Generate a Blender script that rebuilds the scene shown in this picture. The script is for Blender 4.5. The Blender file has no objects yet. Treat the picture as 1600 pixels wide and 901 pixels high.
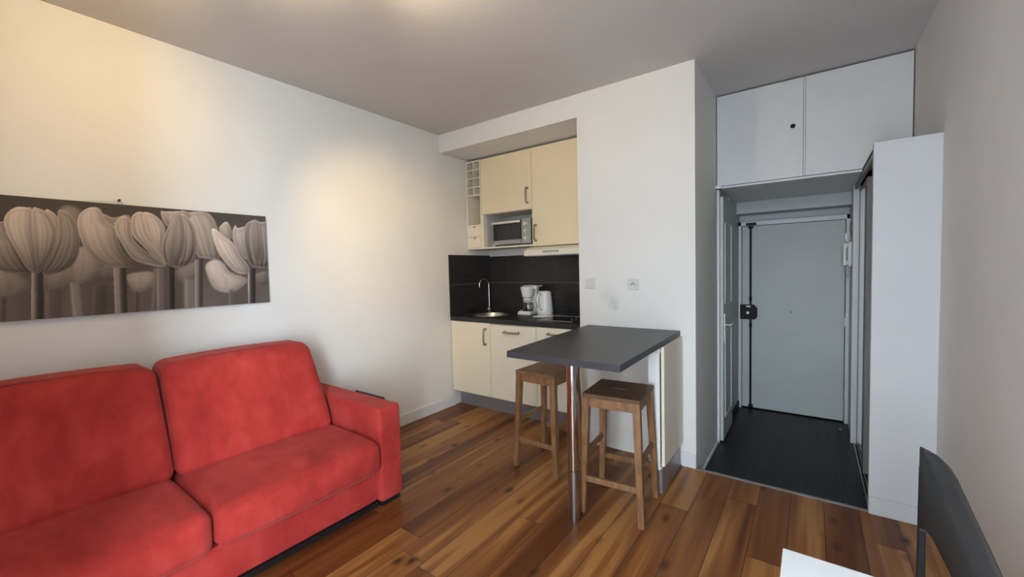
import bpy, bmesh, math, random
import numpy as np
from mathutils import Vector, Matrix
random.seed(4)
PI = math.pi
SC = bpy.context.scene
COL = SC.collection

# ---------------------------------------------------------------- camera
cam_d = bpy.data.cameras.new('camera'); cam = bpy.data.objects.new('camera', cam_d); COL.objects.link(cam)
CP = Vector((2.99054, -2.95028, 1.38440))
CF = Vector((-0.5872165, 0.80810201, -0.04634571)); CR = Vector((0.8093971, 0.58674493, -0.02463172)); CU = Vector((-0.00728816, 0.05197623, 0.99862173))
cam.matrix_world = Matrix(((CR.x, CU.x, -CF.x, CP.x), (CR.y, CU.y, -CF.y, CP.y), (CR.z, CU.z, -CF.z, CP.z), (0, 0, 0, 1)))
cam_d.sensor_width = 36; cam_d.lens = 646.577 / 1600 * 36; cam_d.clip_start = .02
SC.camera = cam

# ---------------------------------------------------------------- light and exposure
SC.view_settings.view_transform = 'Standard'; SC.view_settings.look = 'None'
SC.view_settings.gamma = 1; SC.view_settings.exposure = 0.45; SC.view_settings.use_curve_mapping = False
W = bpy.data.worlds.new('sky'); SC.world = W; W.use_nodes = True
WN, WL, BG = W.node_tree.nodes, W.node_tree.links, W.node_tree.nodes['Background']
BG.inputs[0].default_value = (.77, .885, 1.0, 1)
# overcast street: dim ground and facades, brighter sky, brightest towards the hazy sun on the +X side
wt = WN.new('ShaderNodeTexCoord'); ws = WN.new('ShaderNodeSeparateXYZ'); WL.new(wt.outputs['Generated'], ws.inputs[0])
def wmap(sock, a, b, c, d):
    n = WN.new('ShaderNodeMapRange'); n.interpolation_type = 'SMOOTHSTEP'; WL.new(sock, n.inputs[0])
    for k, v in enumerate((a, b, c, d)): n.inputs[k + 1].default_value = v
    return n.outputs[0]
SKY_BASE, SKY_SUN, GROUND = 15.0, 112.0, .50
lobe = wmap(ws.outputs[0], .55, .97, SKY_BASE, SKY_SUN); elev = wmap(ws.outputs[2], -.22, .10, GROUND, 1.0)
wm = WN.new('ShaderNodeMath'); wm.operation = 'MULTIPLY'; WL.new(lobe, wm.inputs[0]); WL.new(elev, wm.inputs[1]); WL.new(wm.outputs[0], BG.inputs[1])
WIN = [(2.45, 3.38, .10, 2.45)]      # the french window of the rear wall
YR = -3.42
for x0, x1, z0, z1 in WIN:
    l = bpy.data.lights.new('window_portal', 'AREA'); l.shape = 'RECTANGLE'; l.size = x1 - x0; l.size_y = z1 - z0
    l.cycles.is_portal = True
    o = bpy.data.objects.new('window_portal', l); COL.objects.link(o)
    o.location = ((x0 + x1) / 2, YR - .42, (z0 + z1) / 2); o.rotation_euler = (PI / 2, 0, 0)
SPOTS = [((1.02, -2.28, 2.60), (0, -2.72, 2.30), 17.5, 124), ((1.42, -1.84, 2.62), (0, -.55, 1.50), 66, 60), ((1.63, -1.92, 2.57), (1.60, -1.36, 2.72), 17, 110)]
WARM = (1.0, .70, .30)

# ---------------------------------------------------------------- materials
def nt(name):
    m = bpy.data.materials.new(name); m.use_nodes = True
    return m, m.node_tree.nodes, m.node_tree.links, m.node_tree.nodes['Principled BSDF']
def mat(name, col, rough=.5, metal=0, var=.04, scale=6, bump=0, bscale=80, coat=0, sheen=0, spec=.5, stretch=(1, 1, 1), dirt=None):
    m, N, L, b = nt(name)
    tc = N.new('ShaderNodeTexCoord'); mp = N.new('ShaderNodeMapping'); mp.inputs['Scale'].default_value = stretch
    L.new(tc.outputs['Object'], mp.inputs[0])
    n = N.new('ShaderNodeTexNoise'); n.inputs['Scale'].default_value = scale; n.inputs['Detail'].default_value = 4
    L.new(mp.outputs[0], n.inputs['Vector'])
    r = N.new('ShaderNodeValToRGB'); r.color_ramp.elements[0].position = .3; r.color_ramp.elements[1].position = .7
    r.color_ramp.elements[0].color = tuple(c * (1 - var) for c in col) + (1,); r.color_ramp.elements[1].color = tuple(min(1, c * (1 + var)) for c in col) + (1,)
    L.new(n.outputs['Fac'], r.inputs[0]); L.new(r.outputs[0], b.inputs['Base Color'])
    b.inputs['Roughness'].default_value = rough; b.inputs['Metallic'].default_value = metal
    b.inputs['Coat Weight'].default_value = coat; b.inputs['Sheen Weight'].default_value = sheen; b.inputs['Specular IOR Level'].default_value = spec
    if bump:
        n2 = N.new('ShaderNodeTexNoise'); n2.inputs['Scale'].default_value = bscale; n2.inputs['Detail'].default_value = 3
        L.new(mp.outputs[0], n2.inputs['Vector'])
        bp = N.new('ShaderNodeBump'); bp.inputs['Strength'].default_value = bump; bp.inputs['Distance'].default_value = .01
        L.new(n2.outputs['Fac'], bp.inputs['Height']); L.new(bp.outputs[0], b.inputs['Normal'])
    return m
M = {}
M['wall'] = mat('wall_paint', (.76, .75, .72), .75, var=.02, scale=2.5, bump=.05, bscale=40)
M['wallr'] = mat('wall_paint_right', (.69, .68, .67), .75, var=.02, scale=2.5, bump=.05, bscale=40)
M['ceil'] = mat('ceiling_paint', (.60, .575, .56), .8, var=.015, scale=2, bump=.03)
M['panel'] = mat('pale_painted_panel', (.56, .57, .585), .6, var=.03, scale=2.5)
M['white'] = mat('white_gloss_paint', (.68, .685, .69), .42, var=.02)
M['base'] = mat('baseboard_paint', (.74, .74, .74), .4, var=.02)
M['doorp'] = mat('door_paint', (.52, .545, .53), .5, var=.05, scale=2.2, bump=.04, bscale=12)
M['cream'] = mat('cream_cabinet_front', (.80, .735, .585), .5, var=.025, scale=3, stretch=(1, 1, .4))
M['creamp'] = mat('upper_cream_front', (.83, .70, .475), .5, var=.03, scale=3, stretch=(1, 1, .4))
M['creamc'] = mat('cream_cabinet_carcass', (.80, .75, .62), .5, var=.02)
M['bar'] = mat('charcoal_laminate', (.052, .052, .057), .42, var=.15, scale=30, stretch=(1, 4, 1), bump=.06, bscale=120)
M['top'] = mat('black_laminate', (.020, .020, .022), .42, var=.2, scale=30, stretch=(1, 4, 1), bump=.06, bscale=120)
M['plinth'] = mat('grey_aluminium_plinth', (.30, .29, .30), .4, metal=.5, var=.04)
M['steel'] = mat('brushed_steel', (.55, .54, .52), .28, metal=1, var=.05, scale=20)
M['chrome'] = mat('chrome', (.62, .61, .60), .12, metal=1, var=.02)
M['nickel'] = mat('aged_nickel_handle', (.36, .31, .25), .32, metal=1, var=.1)
M['oven'] = mat('silver_oven_panel', (.36, .36, .37), .38, metal=.7, var=.03)
M['blackp'] = mat('black_plastic', (.012, .012, .013), .35, var=.1)
M['blackm'] = mat('black_painted_metal', (.006, .006, .008), .55, var=.1, spec=.25)
M['darkin'] = mat('dark_interior', (.02, .02, .022), .8)
M['whitep'] = mat('white_plastic', (.80, .80, .77), .35, var=.02)
M['plate'] = mat('cream_white_plastic', (.66, .66, .60), .4, var=.02)
M['niche'] = mat('grey_white_niche', (.56, .57, .57), .5)
M['mirror'] = mat('mirror_glass', (.80, .84, .84), .03, metal=1, var=.0)
M['greywood'] = mat('grey_wood_stile', (.25, .25, .245), .55, var=.12, scale=10, stretch=(4, 4, .5))
M['desk'] = mat('white_desk_top', (.74, .76, .77), .5, var=.01)
M['leather'] = mat('black_leather', (.017, .018, .020), .42, var=.15, scale=40, bump=.15, bscale=260)
M['glass_c'] = None
def glass(name, col=(1, 1, 1), rough=0.02):
    m, N, L, b = nt(name); b.inputs['Base Color'].default_value = col + (1,); b.inputs['Transmission Weight'].default_value = 1; b.inputs['Roughness'].default_value = rough; b.inputs['IOR'].default_value = 1.45
    return m
M['glass'] = glass('clear_glass', (.92, .93, .93))
def thin_glass(name, col, fac):
    m, N, L, b = nt(name); t = N.new('ShaderNodeBsdfTransparent'); mx = N.new('ShaderNodeMixShader'); fr = N.new('ShaderNodeFresnel')
    b.inputs['Base Color'].default_value = col + (1,); b.inputs['Roughness'].default_value = .05
    mx.inputs[0].default_value = fac; L.new(t.outputs[0], mx.inputs[1]); L.new(b.outputs[0], mx.inputs[2])
    L.new(mx.outputs[0], N['Material Output'].inputs[0]); return m
M['ovenglass'] = thin_glass('smoked_oven_glass', (.05, .05, .05), .45)
def emit(name, col, s):
    m, N, L, b = nt(name); b.inputs['Emission Color'].default_value = col + (1,); b.inputs['Emission Strength'].default_value = s; return m
M['bulb'] = emit('lamp_bulb', WARM, 12)

def MATH(N, L, op, a, b=None):
    n = N.new('ShaderNodeMath'); n.operation = op
    for i, v in enumerate((a, b)):
        if v is None: continue
        if isinstance(v, (int, float)): n.inputs[i].default_value = v
        else: L.new(v, n.inputs[i])
    return n.outputs[0]
def planks(name, pw, pl, x_off, cols, rough, gap, knots=True, grain=1.0):
    """boards that run along world Y, pw wide; per-board tone, streaks of sapwood, knots, dark joints"""
    m, N, L, b = nt(name)
    tc = N.new('ShaderNodeTexCoord'); sp = N.new('ShaderNodeSeparateXYZ'); L.new(tc.outputs['Object'], sp.inputs[0])
    xs = MATH(N, L, 'DIVIDE', MATH(N, L, 'ADD', sp.outputs[0], -x_off + 20 * pw), pw)
    row = MATH(N, L, 'FLOOR', xs); fx = MATH(N, L, 'FRACT', xs)
    wn = N.new('ShaderNodeTexWhiteNoise'); wn.noise_dimensions = '1D'; L.new(row, wn.inputs['W'])
    ys = MATH(N, L, 'ADD', MATH(N, L, 'DIVIDE', MATH(N, L, 'ADD', sp.outputs[1], 30), pl), MATH(N, L, 'MULTIPLY', wn.outputs['Value'], 7.3))
    idx = MATH(N, L, 'FLOOR', ys); fy = MATH(N, L, 'FRACT', ys)
    cv = N.new('ShaderNodeCombineXYZ'); L.new(row, cv.inputs[0]); L.new(idx, cv.inputs[1])
    w2 = N.new('ShaderNodeTexWhiteNoise'); w2.noise_dimensions = '2D'; L.new(cv.outputs[0], w2.inputs['Vector'])
    pr = w2.outputs['Value']
    def field(sx, sy, sc, det=3, dist=0.0, off=37.):
        c = N.new('ShaderNodeCombineXYZ')
        L.new(MATH(N, L, 'MULTIPLY', sp.outputs[0], sx), c.inputs[0]); L.new(MATH(N, L, 'MULTIPLY', sp.outputs[1], sy), c.inputs[1]); L.new(MATH(N, L, 'MULTIPLY', pr, off), c.inputs[2])
        n = N.new('ShaderNodeTexNoise'); n.inputs['Scale'].default_value = sc; n.inputs['Detail'].default_value = det; n.inputs['Distortion'].default_value = dist
        L.new(c.outputs[0], n.inputs['Vector']); return n.outputs['Fac']
    heart = field(10, .55, 1.0, 2, .6)
    fine = field(90 * grain, 3.0, 1.0, 4, .5, 11.)
    broad = field(22, .9, 1.0, 3, 1.6, 71.)
    v = MATH(N, L, 'ADD', MATH(N, L, 'MULTIPLY', heart, 1.45), MATH(N, L, 'MULTIPLY', pr, .46))
    v = MATH(N, L, 'ADD', v, MATH(N, L, 'MULTIPLY', fine, .16)); v = MATH(N, L, 'ADD', v, MATH(N, L, 'MULTIPLY', broad, .30))
    v = MATH(N, L, 'SUBTRACT', v, .72)
    r = N.new('ShaderNodeValToRGB'); e = r.color_ramp.elements
    e[0].position = .12; e[0].color = cols[0] + (1,); e[1].position = .72; e[1].color = cols[-1] + (1,)
    for i, c in enumerate(cols[1:-1]):
        q = e.new((.36, .60, .68)[i]); q.color = c + (1,)
    L.new(v, r.inputs[0]); col = r.outputs[0]
    def mixc(fac, c1, c2):
        mx = N.new('ShaderNodeMix'); mx.data_type = 'RGBA'; L.new(fac, mx.inputs[0]); L.new(c1, mx.inputs[6])
        mx.inputs[7].default_value = c2 + (1,); return mx.outputs[2]
    if knots:
        c = N.new('ShaderNodeCombineXYZ'); L.new(MATH(N, L, 'MULTIPLY', sp.outputs[0], 6.2), c.inputs[0]); L.new(MATH(N, L, 'MULTIPLY', sp.outputs[1], 3.4), c.inputs[1])
        vo = N.new('ShaderNodeTexVoronoi'); vo.inputs['Scale'].default_value = 1; L.new(c.outputs[0], vo.inputs['Vector'])
        nz = field(30, 30, 1, 2, 0, 3.)
        d = MATH(N, L, 'ADD', vo.outputs['Distance'], MATH(N, L, 'MULTIPLY', nz, .10))
        k = N.new('ShaderNodeMapRange'); L.new(d, k.inputs[0]); k.inputs[1].default_value = .24; k.inputs[2].default_value = .10; k.inputs[3].default_value = 0; k.inputs[4].default_value = .75
        col = mixc(k.outputs[0], col, tuple(q * .22 for q in cols[0]))
        k2 = N.new('ShaderNodeMapRange'); L.new(d, k2.inputs[0]); k2.inputs[1].default_value = .125; k2.inputs[2].default_value = .09; k2.inputs[4].default_value = .8
        col = mixc(k2.outputs[0], col, (.012, .006, .004))
    ex = MATH(N, L, 'MULTIPLY', MATH(N, L, 'MINIMUM', fx, MATH(N, L, 'SUBTRACT', 1, fx)), pw)
    ey = MATH(N, L, 'MULTIPLY', MATH(N, L, 'MINIMUM', fy, MATH(N, L, 'SUBTRACT', 1, fy)), pl)
    dd = MATH(N, L, 'MINIMUM', ex, ey)
    g = N.new('ShaderNodeMapRange'); L.new(dd, g.inputs[0]); g.inputs[1].default_value = gap; g.inputs[2].default_value = gap * .3; g.inputs[4].default_value = .8
    col = mixc(g.outputs[0], col, (.010, .006, .004))
    L.new(col, b.inputs['Base Color']); b.inputs['Specular IOR Level'].default_value = .32
    rr = N.new('ShaderNodeMapRange'); L.new(broad, rr.inputs[0]); rr.inputs[3].default_value = rough - .06; rr.inputs[4].default_value = rough + .10
    L.new(rr.outputs[0], b.inputs['Roughness'])
    bp = N.new('ShaderNodeBump'); bp.inputs['Strength'].default_value = .25; bp.inputs['Distance'].default_value = .002
    h = MATH(N, L, 'SUBTRACT', MATH(N, L, 'MULTIPLY', fine, .25), g.outputs[0]); L.new(h, bp.inputs['Height']); L.new(bp.outputs[0], b.inputs['Normal'])
    return m
M['floor'] = planks('varnished_pine_boards', .155, 1.75, 2.588, [(.105, .030, .009), (.185, .064, .017), (.270, .106, .028), (.385, .180, .054)], .36, .0028)
M['hallfloor'] = planks('dark_slate_vinyl', .305, 1.3, 2.55, [(.008, .008, .009), (.011, .011, .012), (.014, .014, .015), (.019, .019, .020)], .42, .0022, knots=False, grain=.4)

def oak():
    m, N, L, b = nt('brown_stained_beech')
    tc = N.new('ShaderNodeTexCoord'); mp = N.new('ShaderNodeMapping'); mp.inputs['Scale'].default_value = (14, 14, 3); L.new(tc.outputs['Object'], mp.inputs[0])
    n = N.new('ShaderNodeTexNoise'); n.inputs['Scale'].default_value = 3; n.inputs['Detail'].default_value = 6; n.inputs['Distortion'].default_value = .6; L.new(mp.outputs[0], n.inputs['Vector'])
    r = N.new('ShaderNodeValToRGB'); e = r.color_ramp.elements; e[0].position = .3; e[0].color = (.150, .068, .027, 1); e[1].position = .72; e[1].color = (.285, .150, .065, 1)
    L.new(n.outputs['Fac'], r.inputs[0]); L.new(r.outputs[0], b.inputs['Base Color']); b.inputs['Roughness'].default_value = .45
    return m
M['oak'] = oak()
M['oakseat'] = mat('dark_worn_seat_wood', (.115, .058, .027), .5, var=.25, scale=14, stretch=(1, 6, 1))
M['oakseat2'] = mat('brown_seat_wood', (.190, .100, .047), .5, var=.2, scale=14, stretch=(1, 6, 1))

def tile():
    m, N, L, b = nt('black_wood_effect_tile')
    tc = N.new('ShaderNodeTexCoord'); mp = N.new('ShaderNodeMapping'); mp.inputs['Scale'].default_value = (2, 2, 26); L.new(tc.outputs['Object'], mp.inputs[0])
    n = N.new('ShaderNodeTexNoise'); n.inputs['Scale'].default_value = 2; n.inputs['Detail'].default_value = 5; L.new(mp.outputs[0], n.inputs['Vector'])
    r = N.new('ShaderNodeValToRGB'); e = r.color_ramp.elements; e[0].position = .3; e[0].color = (.012, .011, .012, 1); e[1].position = .75; e[1].color = (.032, .028, .027, 1)
    L.new(n.outputs['Fac'], r.inputs[0]); L.new(r.outputs[0], b.inputs['Base Color']); b.inputs['Roughness'].default_value = .38
    return m
M['tile'] = tile(); M['grout'] = mat('grey_grout', (.17, .16, .15), .8)

def fabric():
    m, N, L, b = nt('red_microfibre')
    tc = N.new('ShaderNodeTexCoord')
    def nz(sc, st, det=4, dist=0):
        mp = N.new('ShaderNodeMapping'); mp.inputs['Scale'].default_value = st; L.new(tc.outputs['Object'], mp.inputs[0])
        n = N.new('ShaderNodeTexNoise'); n.inputs['Scale'].default_value = sc; n.inputs['Detail'].default_value = det; n.inputs['Distortion'].default_value = dist; L.new(mp.outputs[0], n.inputs['Vector']); return n.outputs['Fac']
    a = nz(3.2, (1, 1, 1), 5, .8); c = nz(8, (1, 1.7, .8), 4, .5)
    v = MATH(N, L, 'ADD', MATH(N, L, 'MULTIPLY', a, .62), MATH(N, L, 'MULTIPLY', c, .38))
    r = N.new('ShaderNodeValToRGB'); e = r.color_ramp.elements
    e[0].position = .30; e[0].color = (.29, .021, .018, 1); e[1].position = .68; e[1].color = (.54, .060, .052, 1)
    q = e.new(.5); q.color = (.42, .036, .030, 1)
    L.new(v, r.inputs[0])
    # worn pale patches near the foot of the armrest and on the seat
    out = r.outputs[0]
    for (px, py, pz), rad, st in (((.965, -1.425, .125), .055, .75), ((.80, -1.82, .43), .035, .4), ((.965, -1.40, .045), .03, .6)):
        d = N.new('ShaderNodeVectorMath'); d.operation = 'DISTANCE'; L.new(tc.outputs['Object'], d.inputs[0]); d.inputs[1].default_value = (px, py, pz)
        k = N.new('ShaderNodeMapRange'); L.new(d.outputs['Value'], k.inputs[0]); k.inputs[1].default_value = rad; k.inputs[2].default_value = rad * .3; k.inputs[4].default_value = st
        k3 = N.new('ShaderNodeMapRange'); L.new(nz(45, (1, 1, 1), 3), k3.inputs[0]); k3.inputs[1].default_value = .5; k3.inputs[2].default_value = .62
        mx = N.new('ShaderNodeMix'); mx.data_type = 'RGBA'; L.new(MATH(N, L, 'MULTIPLY', k.outputs[0], k3.outputs[0]), mx.inputs[0]); L.new(out, mx.inputs[6]); mx.inputs[7].default_value = (.72, .42, .38, 1); out = mx.outputs[2]
    L.new(out, b.inputs['Base Color']); b.inputs['Roughness'].default_value = .85; b.inputs['Specular IOR Level'].default_value = .2
    b.inputs['Sheen Weight'].default_value = .22; b.inputs['Sheen Roughness'].default_value = .45; b.inputs['Sheen Tint'].default_value = (1, .45, .4, 1)
    bp = N.new('ShaderNodeBump'); bp.inputs['Strength'].default_value = .25; bp.inputs['Distance'].default_value = .004
    L.new(MATH(N, L, 'ADD', nz(300, (1, 1, 1), 2), MATH(N, L, 'MULTIPLY', c, 2.5)), bp.inputs['Height']); L.new(bp.outputs[0], b.inputs['Normal'])
    return m
M['red'] = fabric()

# ---------------------------------------------------------------- mesh helpers (all take world coordinates)
def bx(bm, x0, y0, z0, x1, y1, z1, mi=0):
    vs = [bm.verts.new(p) for p in ((x0, y0, z0), (x1, y0, z0), (x1, y1, z0), (x0, y1, z0), (x0, y0, z1), (x1, y0, z1), (x1, y1, z1), (x0, y1, z1))]
    for f in ((0, 3, 2, 1), (4, 5, 6, 7), (0, 1, 5, 4), (1, 2, 6, 5), (2, 3, 7, 6), (3, 0, 4, 7)):
        bm.faces.new([vs[i] for i in f]).material_index = mi
    return bm
def hull8(bm, lo, hi):
    """solid between two quads given as 4 points each (same winding)"""
    a = [bm.verts.new(p) for p in lo]; b = [bm.verts.new(p) for p in hi]; n = len(a)
    bm.faces.new(a[::-1]); bm.faces.new(b)
    for i in range(n): bm.faces.new((a[i], a[(i + 1) % n], b[(i + 1) % n], b[i]))
    return bm
def prism(bm, pts, z0, z1): return hull8(bm, [(x, y, z0) for x, y in pts], [(x, y, z1) for x, y in pts])
def tube(bm, pts, r, n=12, cap=True):
    pts = [Vector(p) for p in pts]; rings = []; up = None
    rs = r if isinstance(r, (list, tuple)) else [r] * len(pts)
    for i, p in enumerate(pts):
        t = (pts[min(i + 1, len(pts) - 1)] - pts[max(i - 1, 0)]).normalized()
        if up is None: up = t.orthogonal().normalized()
        up = (up - t * up.dot(t)).normalized(); s = t.cross(up)
        rings.append([bm.verts.new(p + (up * math.cos(2 * PI * k / n) + s * math.sin(2 * PI * k / n)) * rs[i]) for k in range(n)])
    for a, b in zip(rings, rings[1:]):
        for k in range(n): bm.faces.new((a[k], a[(k + 1) % n], b[(k + 1) % n], b[k]))
    if cap: bm.faces.new(rings[0][::-1]); bm.faces.new(rings[-1])
    return bm
def lathe(bm, c, prof, n=32, sx=1, sy=1, closed=True):
    rings = [[bm.verts.new((c[0] + r * sx * math.cos(2 * PI * k / n), c[1] + r * sy * math.sin(2 * PI * k / n), c[2] + z)) for k in range(n)] for r, z in prof]
    for a, b in zip(rings, rings[1:]):
        for k in range(n): bm.faces.new((a[k], a[(k + 1) % n], b[(k + 1) % n], b[k]))
    if closed: bm.faces.new(rings[0][::-1]); bm.faces.new(rings[-1])
    return bm
def rbox(bm, x0, y0, z0, x1, y1, z1, r=.05, n=18, bulge=(0, 0, 0), deform=None):
    c = Vector(((x0 + x1) / 2, (y0 + y1) / 2, (z0 + z1) / 2)); h = Vector(((x1 - x0) / 2, (y1 - y0) / 2, (z1 - z0) / 2))
    t = bmesh.new(); bmesh.ops.create_cube(t, size=2); bmesh.ops.subdivide_edges(t, edges=t.edges[:], cuts=n, use_grid_fill=True)
    for v in t.verts:
        p = Vector([math.copysign(1 - (1 - abs(k)) ** 1.5, k) for k in v.co])
        q = Vector([p[i] * h[i] for i in range(3)]); i_ = Vector([max(-(h[i] - r), min(h[i] - r, q[i])) for i in range(3)]); d = q - i_
        if d.length > 1e-9: q = i_ + d.normalized() * r
        b = Vector((bulge[0] * math.copysign(1, p.x) * (1 - p.y ** 2) * (1 - p.z ** 2) * abs(p.x) ** 3, bulge[1] * math.copysign(1, p.y) * (1 - p.x ** 2) * (1 - p.z ** 2) * abs(p.y) ** 3, bulge[2] * math.copysign(1, p.z) * (1 - p.x ** 2) * (1 - p.y ** 2) * abs(p.z) ** 3))
        q = q + b + c
        if deform: q = deform(q)
        v.co = q
    me = bpy.data.meshes.new('t'); t.to_mesh(me); t.free(); bm.from_mesh(me); bpy.data.meshes.remove(me); return bm
def B(): return bmesh.new()
def root_loc(p):
    while p.parent: p = p.parent
    return Vector(p.location)
def obj(name, bm, m, parent=None, bevel=0, smooth=False, label=None, sub=0, angle=35, origin=None):
    off = root_loc(parent) if parent else Vector(origin or (0, 0, 0))
    bmesh.ops.recalc_face_normals(bm, faces=bm.faces[:])
    if off.length: bmesh.ops.translate(bm, vec=-off, verts=bm.verts[:])
    me = bpy.data.meshes.new(name); bm.to_mesh(me); bm.free()
    for k in (m if isinstance(m, (list, tuple)) else [m]): me.materials.append(k)
    o = bpy.data.objects.new(name, me); COL.objects.link(o)
    if parent: o.parent = parent
    elif origin: o.location = origin
    if smooth:
        me.polygons.foreach_set('use_smooth', [True] * len(me.polygons))
        me.set_sharp_from_angle(angle=math.radians(angle))
    if bevel:
        md = o.modifiers.new('bevel', 'BEVEL'); md.width = bevel; md.segments = 2; md.limit_method = 'ANGLE'; md.angle_limit = math.radians(50)
    if sub:
        md = o.modifiers.new('sub', 'SUBSURF'); md.levels = sub; md.render_levels = sub
    if label: o['label'] = label
    return o
def thing(name, label, cat, loc, group=None):
    o = bpy.data.objects.new(name, None); COL.objects.link(o); o.location = loc; o.empty_display_size = .1
    o['label'] = label; o['category'] = cat
    if group: o['group'] = group
    return o
def tag(o, label, cat, group=None):
    o['label'] = label; o['category'] = cat
    if group: o['group'] = group
    return o
def struct(name, bm, m, bevel=0, smooth=False):
    o = obj(name, bm, m, bevel=bevel, smooth=smooth); o['kind'] = 'structure'; return o

H = 2.72; HZ = -.10       # ceiling; floor of the entrance hall is one small step lower
XR = 3.51
# ---------------------------------------------------------------- room shell
struct('floor', bx(B(), -.1, YR - .2, -.18, XR + .1, 0, 0), M['floor'])
b = B(); bx(b, 0, 0, -.18, 1.5, .84, 0)
struct('floor_kitchen', b, M['floor'])
struct('floor_hall', bx(B(), 2.36, 0, -.2, XR + .1, 2.1, HZ), M['hallfloor'])
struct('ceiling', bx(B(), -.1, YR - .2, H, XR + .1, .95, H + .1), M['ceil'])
struct('ceiling_hall', bx(B(), 2.36, .735, 1.985, XR, 1.9, 2.0), M['white'])
struct('wall_left', bx(B(), -.12, YR - .2, -.18, 0, .84, H), M['wall'])
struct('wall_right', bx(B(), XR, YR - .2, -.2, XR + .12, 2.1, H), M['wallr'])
def smudged_wall():
    m = M['wall'].copy(); m.name = 'smudged_wall_paint'; N, L = m.node_tree.nodes, m.node_tree.links; b_ = N['Principled BSDF']; src = b_.inputs['Base Color'].links[0].from_socket; tc = next(n for n in N if n.type == 'TEX_COORD')
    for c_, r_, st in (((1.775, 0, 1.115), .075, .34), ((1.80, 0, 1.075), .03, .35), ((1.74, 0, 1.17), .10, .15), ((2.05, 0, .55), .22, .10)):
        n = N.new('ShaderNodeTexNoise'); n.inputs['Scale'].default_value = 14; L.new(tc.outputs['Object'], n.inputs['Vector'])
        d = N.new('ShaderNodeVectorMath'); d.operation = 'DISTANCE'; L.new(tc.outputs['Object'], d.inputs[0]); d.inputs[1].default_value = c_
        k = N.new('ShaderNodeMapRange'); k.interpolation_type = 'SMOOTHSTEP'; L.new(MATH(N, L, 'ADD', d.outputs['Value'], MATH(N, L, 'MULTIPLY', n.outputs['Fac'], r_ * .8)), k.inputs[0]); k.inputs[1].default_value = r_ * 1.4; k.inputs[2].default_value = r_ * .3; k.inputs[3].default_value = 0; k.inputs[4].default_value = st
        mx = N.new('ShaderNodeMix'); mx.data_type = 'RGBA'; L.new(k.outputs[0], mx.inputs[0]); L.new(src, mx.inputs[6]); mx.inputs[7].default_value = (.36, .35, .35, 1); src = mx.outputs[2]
    L.new(src, b_.inputs['Base Color']); return m
struct('wall_back', bx(B(), 1.505, 0, -.2, 2.36, 2.1, H), smudged_wall())
struct('wall_kitchen', bx(B(), 0, .74, 0, 1.505, .9, H), M['wall'])
struct('wall_bulkhead', bx(B(), 0, 0, 2.545, 1.505, .74, H), M['wall'])
b = B()
bx(b, 2.36, 1.72, 1.875, XR, 2.05, 2.0)                                  # lintel over the entrance door
bx(b, 3.262, 1.38, HZ, XR, 2.05, 1.985); bx(b, 2.36, 1.30, HZ, 2.375, 2.05, 1.985)
bx(b, 2.36, 1.95, HZ, 3.3, 2.05, 2.0)
struct('wall_hall', b, M['doorp'])
# rear wall behind the camera, with two windows
b = B(); xs = [-.12, WIN[0][0], WIN[0][1], XR + .12]
for i in (0, 2): bx(b, xs[i], YR - .41, -.18, xs[i + 1], YR, H)
for x0, x1, z0, z1 in WIN: bx(b, x0, YR - .41, -.18, x1, YR, z0); bx(b, x0, YR - .41, z1, x1, YR, H)
struct('wall_rear', b, M['wall'])
for k, (x0, x1, z0, z1) in enumerate(WIN):
    b = B(); t = .05; xm = (x0 + x1) / 2
    for a in ((x0, z0, x0 + t, z1), (x1 - t, z0, x1, z1), (xm - .035, z0, xm + .035, z1), (x0, z0, x1, z0 + t), (x0, z1 - t, x1, z1)):
        bx(b, a[0], YR - .40, a[1], a[2], YR - .35, a[3])
    w = struct('window_%d' % (k + 1), b, M['white'])
# baseboards
b = B(); bx(b, 0, YR, 0, .014, .115, .10); struct('baseboard_left', b, M['base'], bevel=.003)
b = B(); bx(b, 1.505, -.014, 0, 1.70, 0, .10); bx(b, 2.268, -.014, 0, 2.362, 0, .10); struct('baseboard_back', b, M['base'], bevel=.003)
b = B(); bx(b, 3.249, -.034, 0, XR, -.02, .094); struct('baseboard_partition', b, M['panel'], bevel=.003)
b = B(); bx(b, XR - .014, YR, 0, XR, -.034, .10); struct('baseboard_right', b, M['base'], bevel=.003)
b = B(); bx(b, 2.36, .0, HZ, 2.372, .79, HZ + .02); struct('baseboard_hall', b, M['base'])
b = B(); bx(b, 2.375, 1.28, HZ, 2.388, 1.84, HZ + .07); struct('baseboard_entry', b, M['blackm'])
# corner trim and threshold
b = B(); bx(b, 2.36, .775, HZ, 2.377, .80, 1.985); bx(b, 2.355, .72, 1.985, 2.40, .80, 2.012); struct('trim_1', b, M['base'], bevel=.003)
b = B(); bx(b, 2.362, -.016, -.0, 3.25, .006, .004); struct('trim_2', b, mat('grey_metal_threshold', (.36, .33, .30), .4, metal=.5, var=.05))

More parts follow.
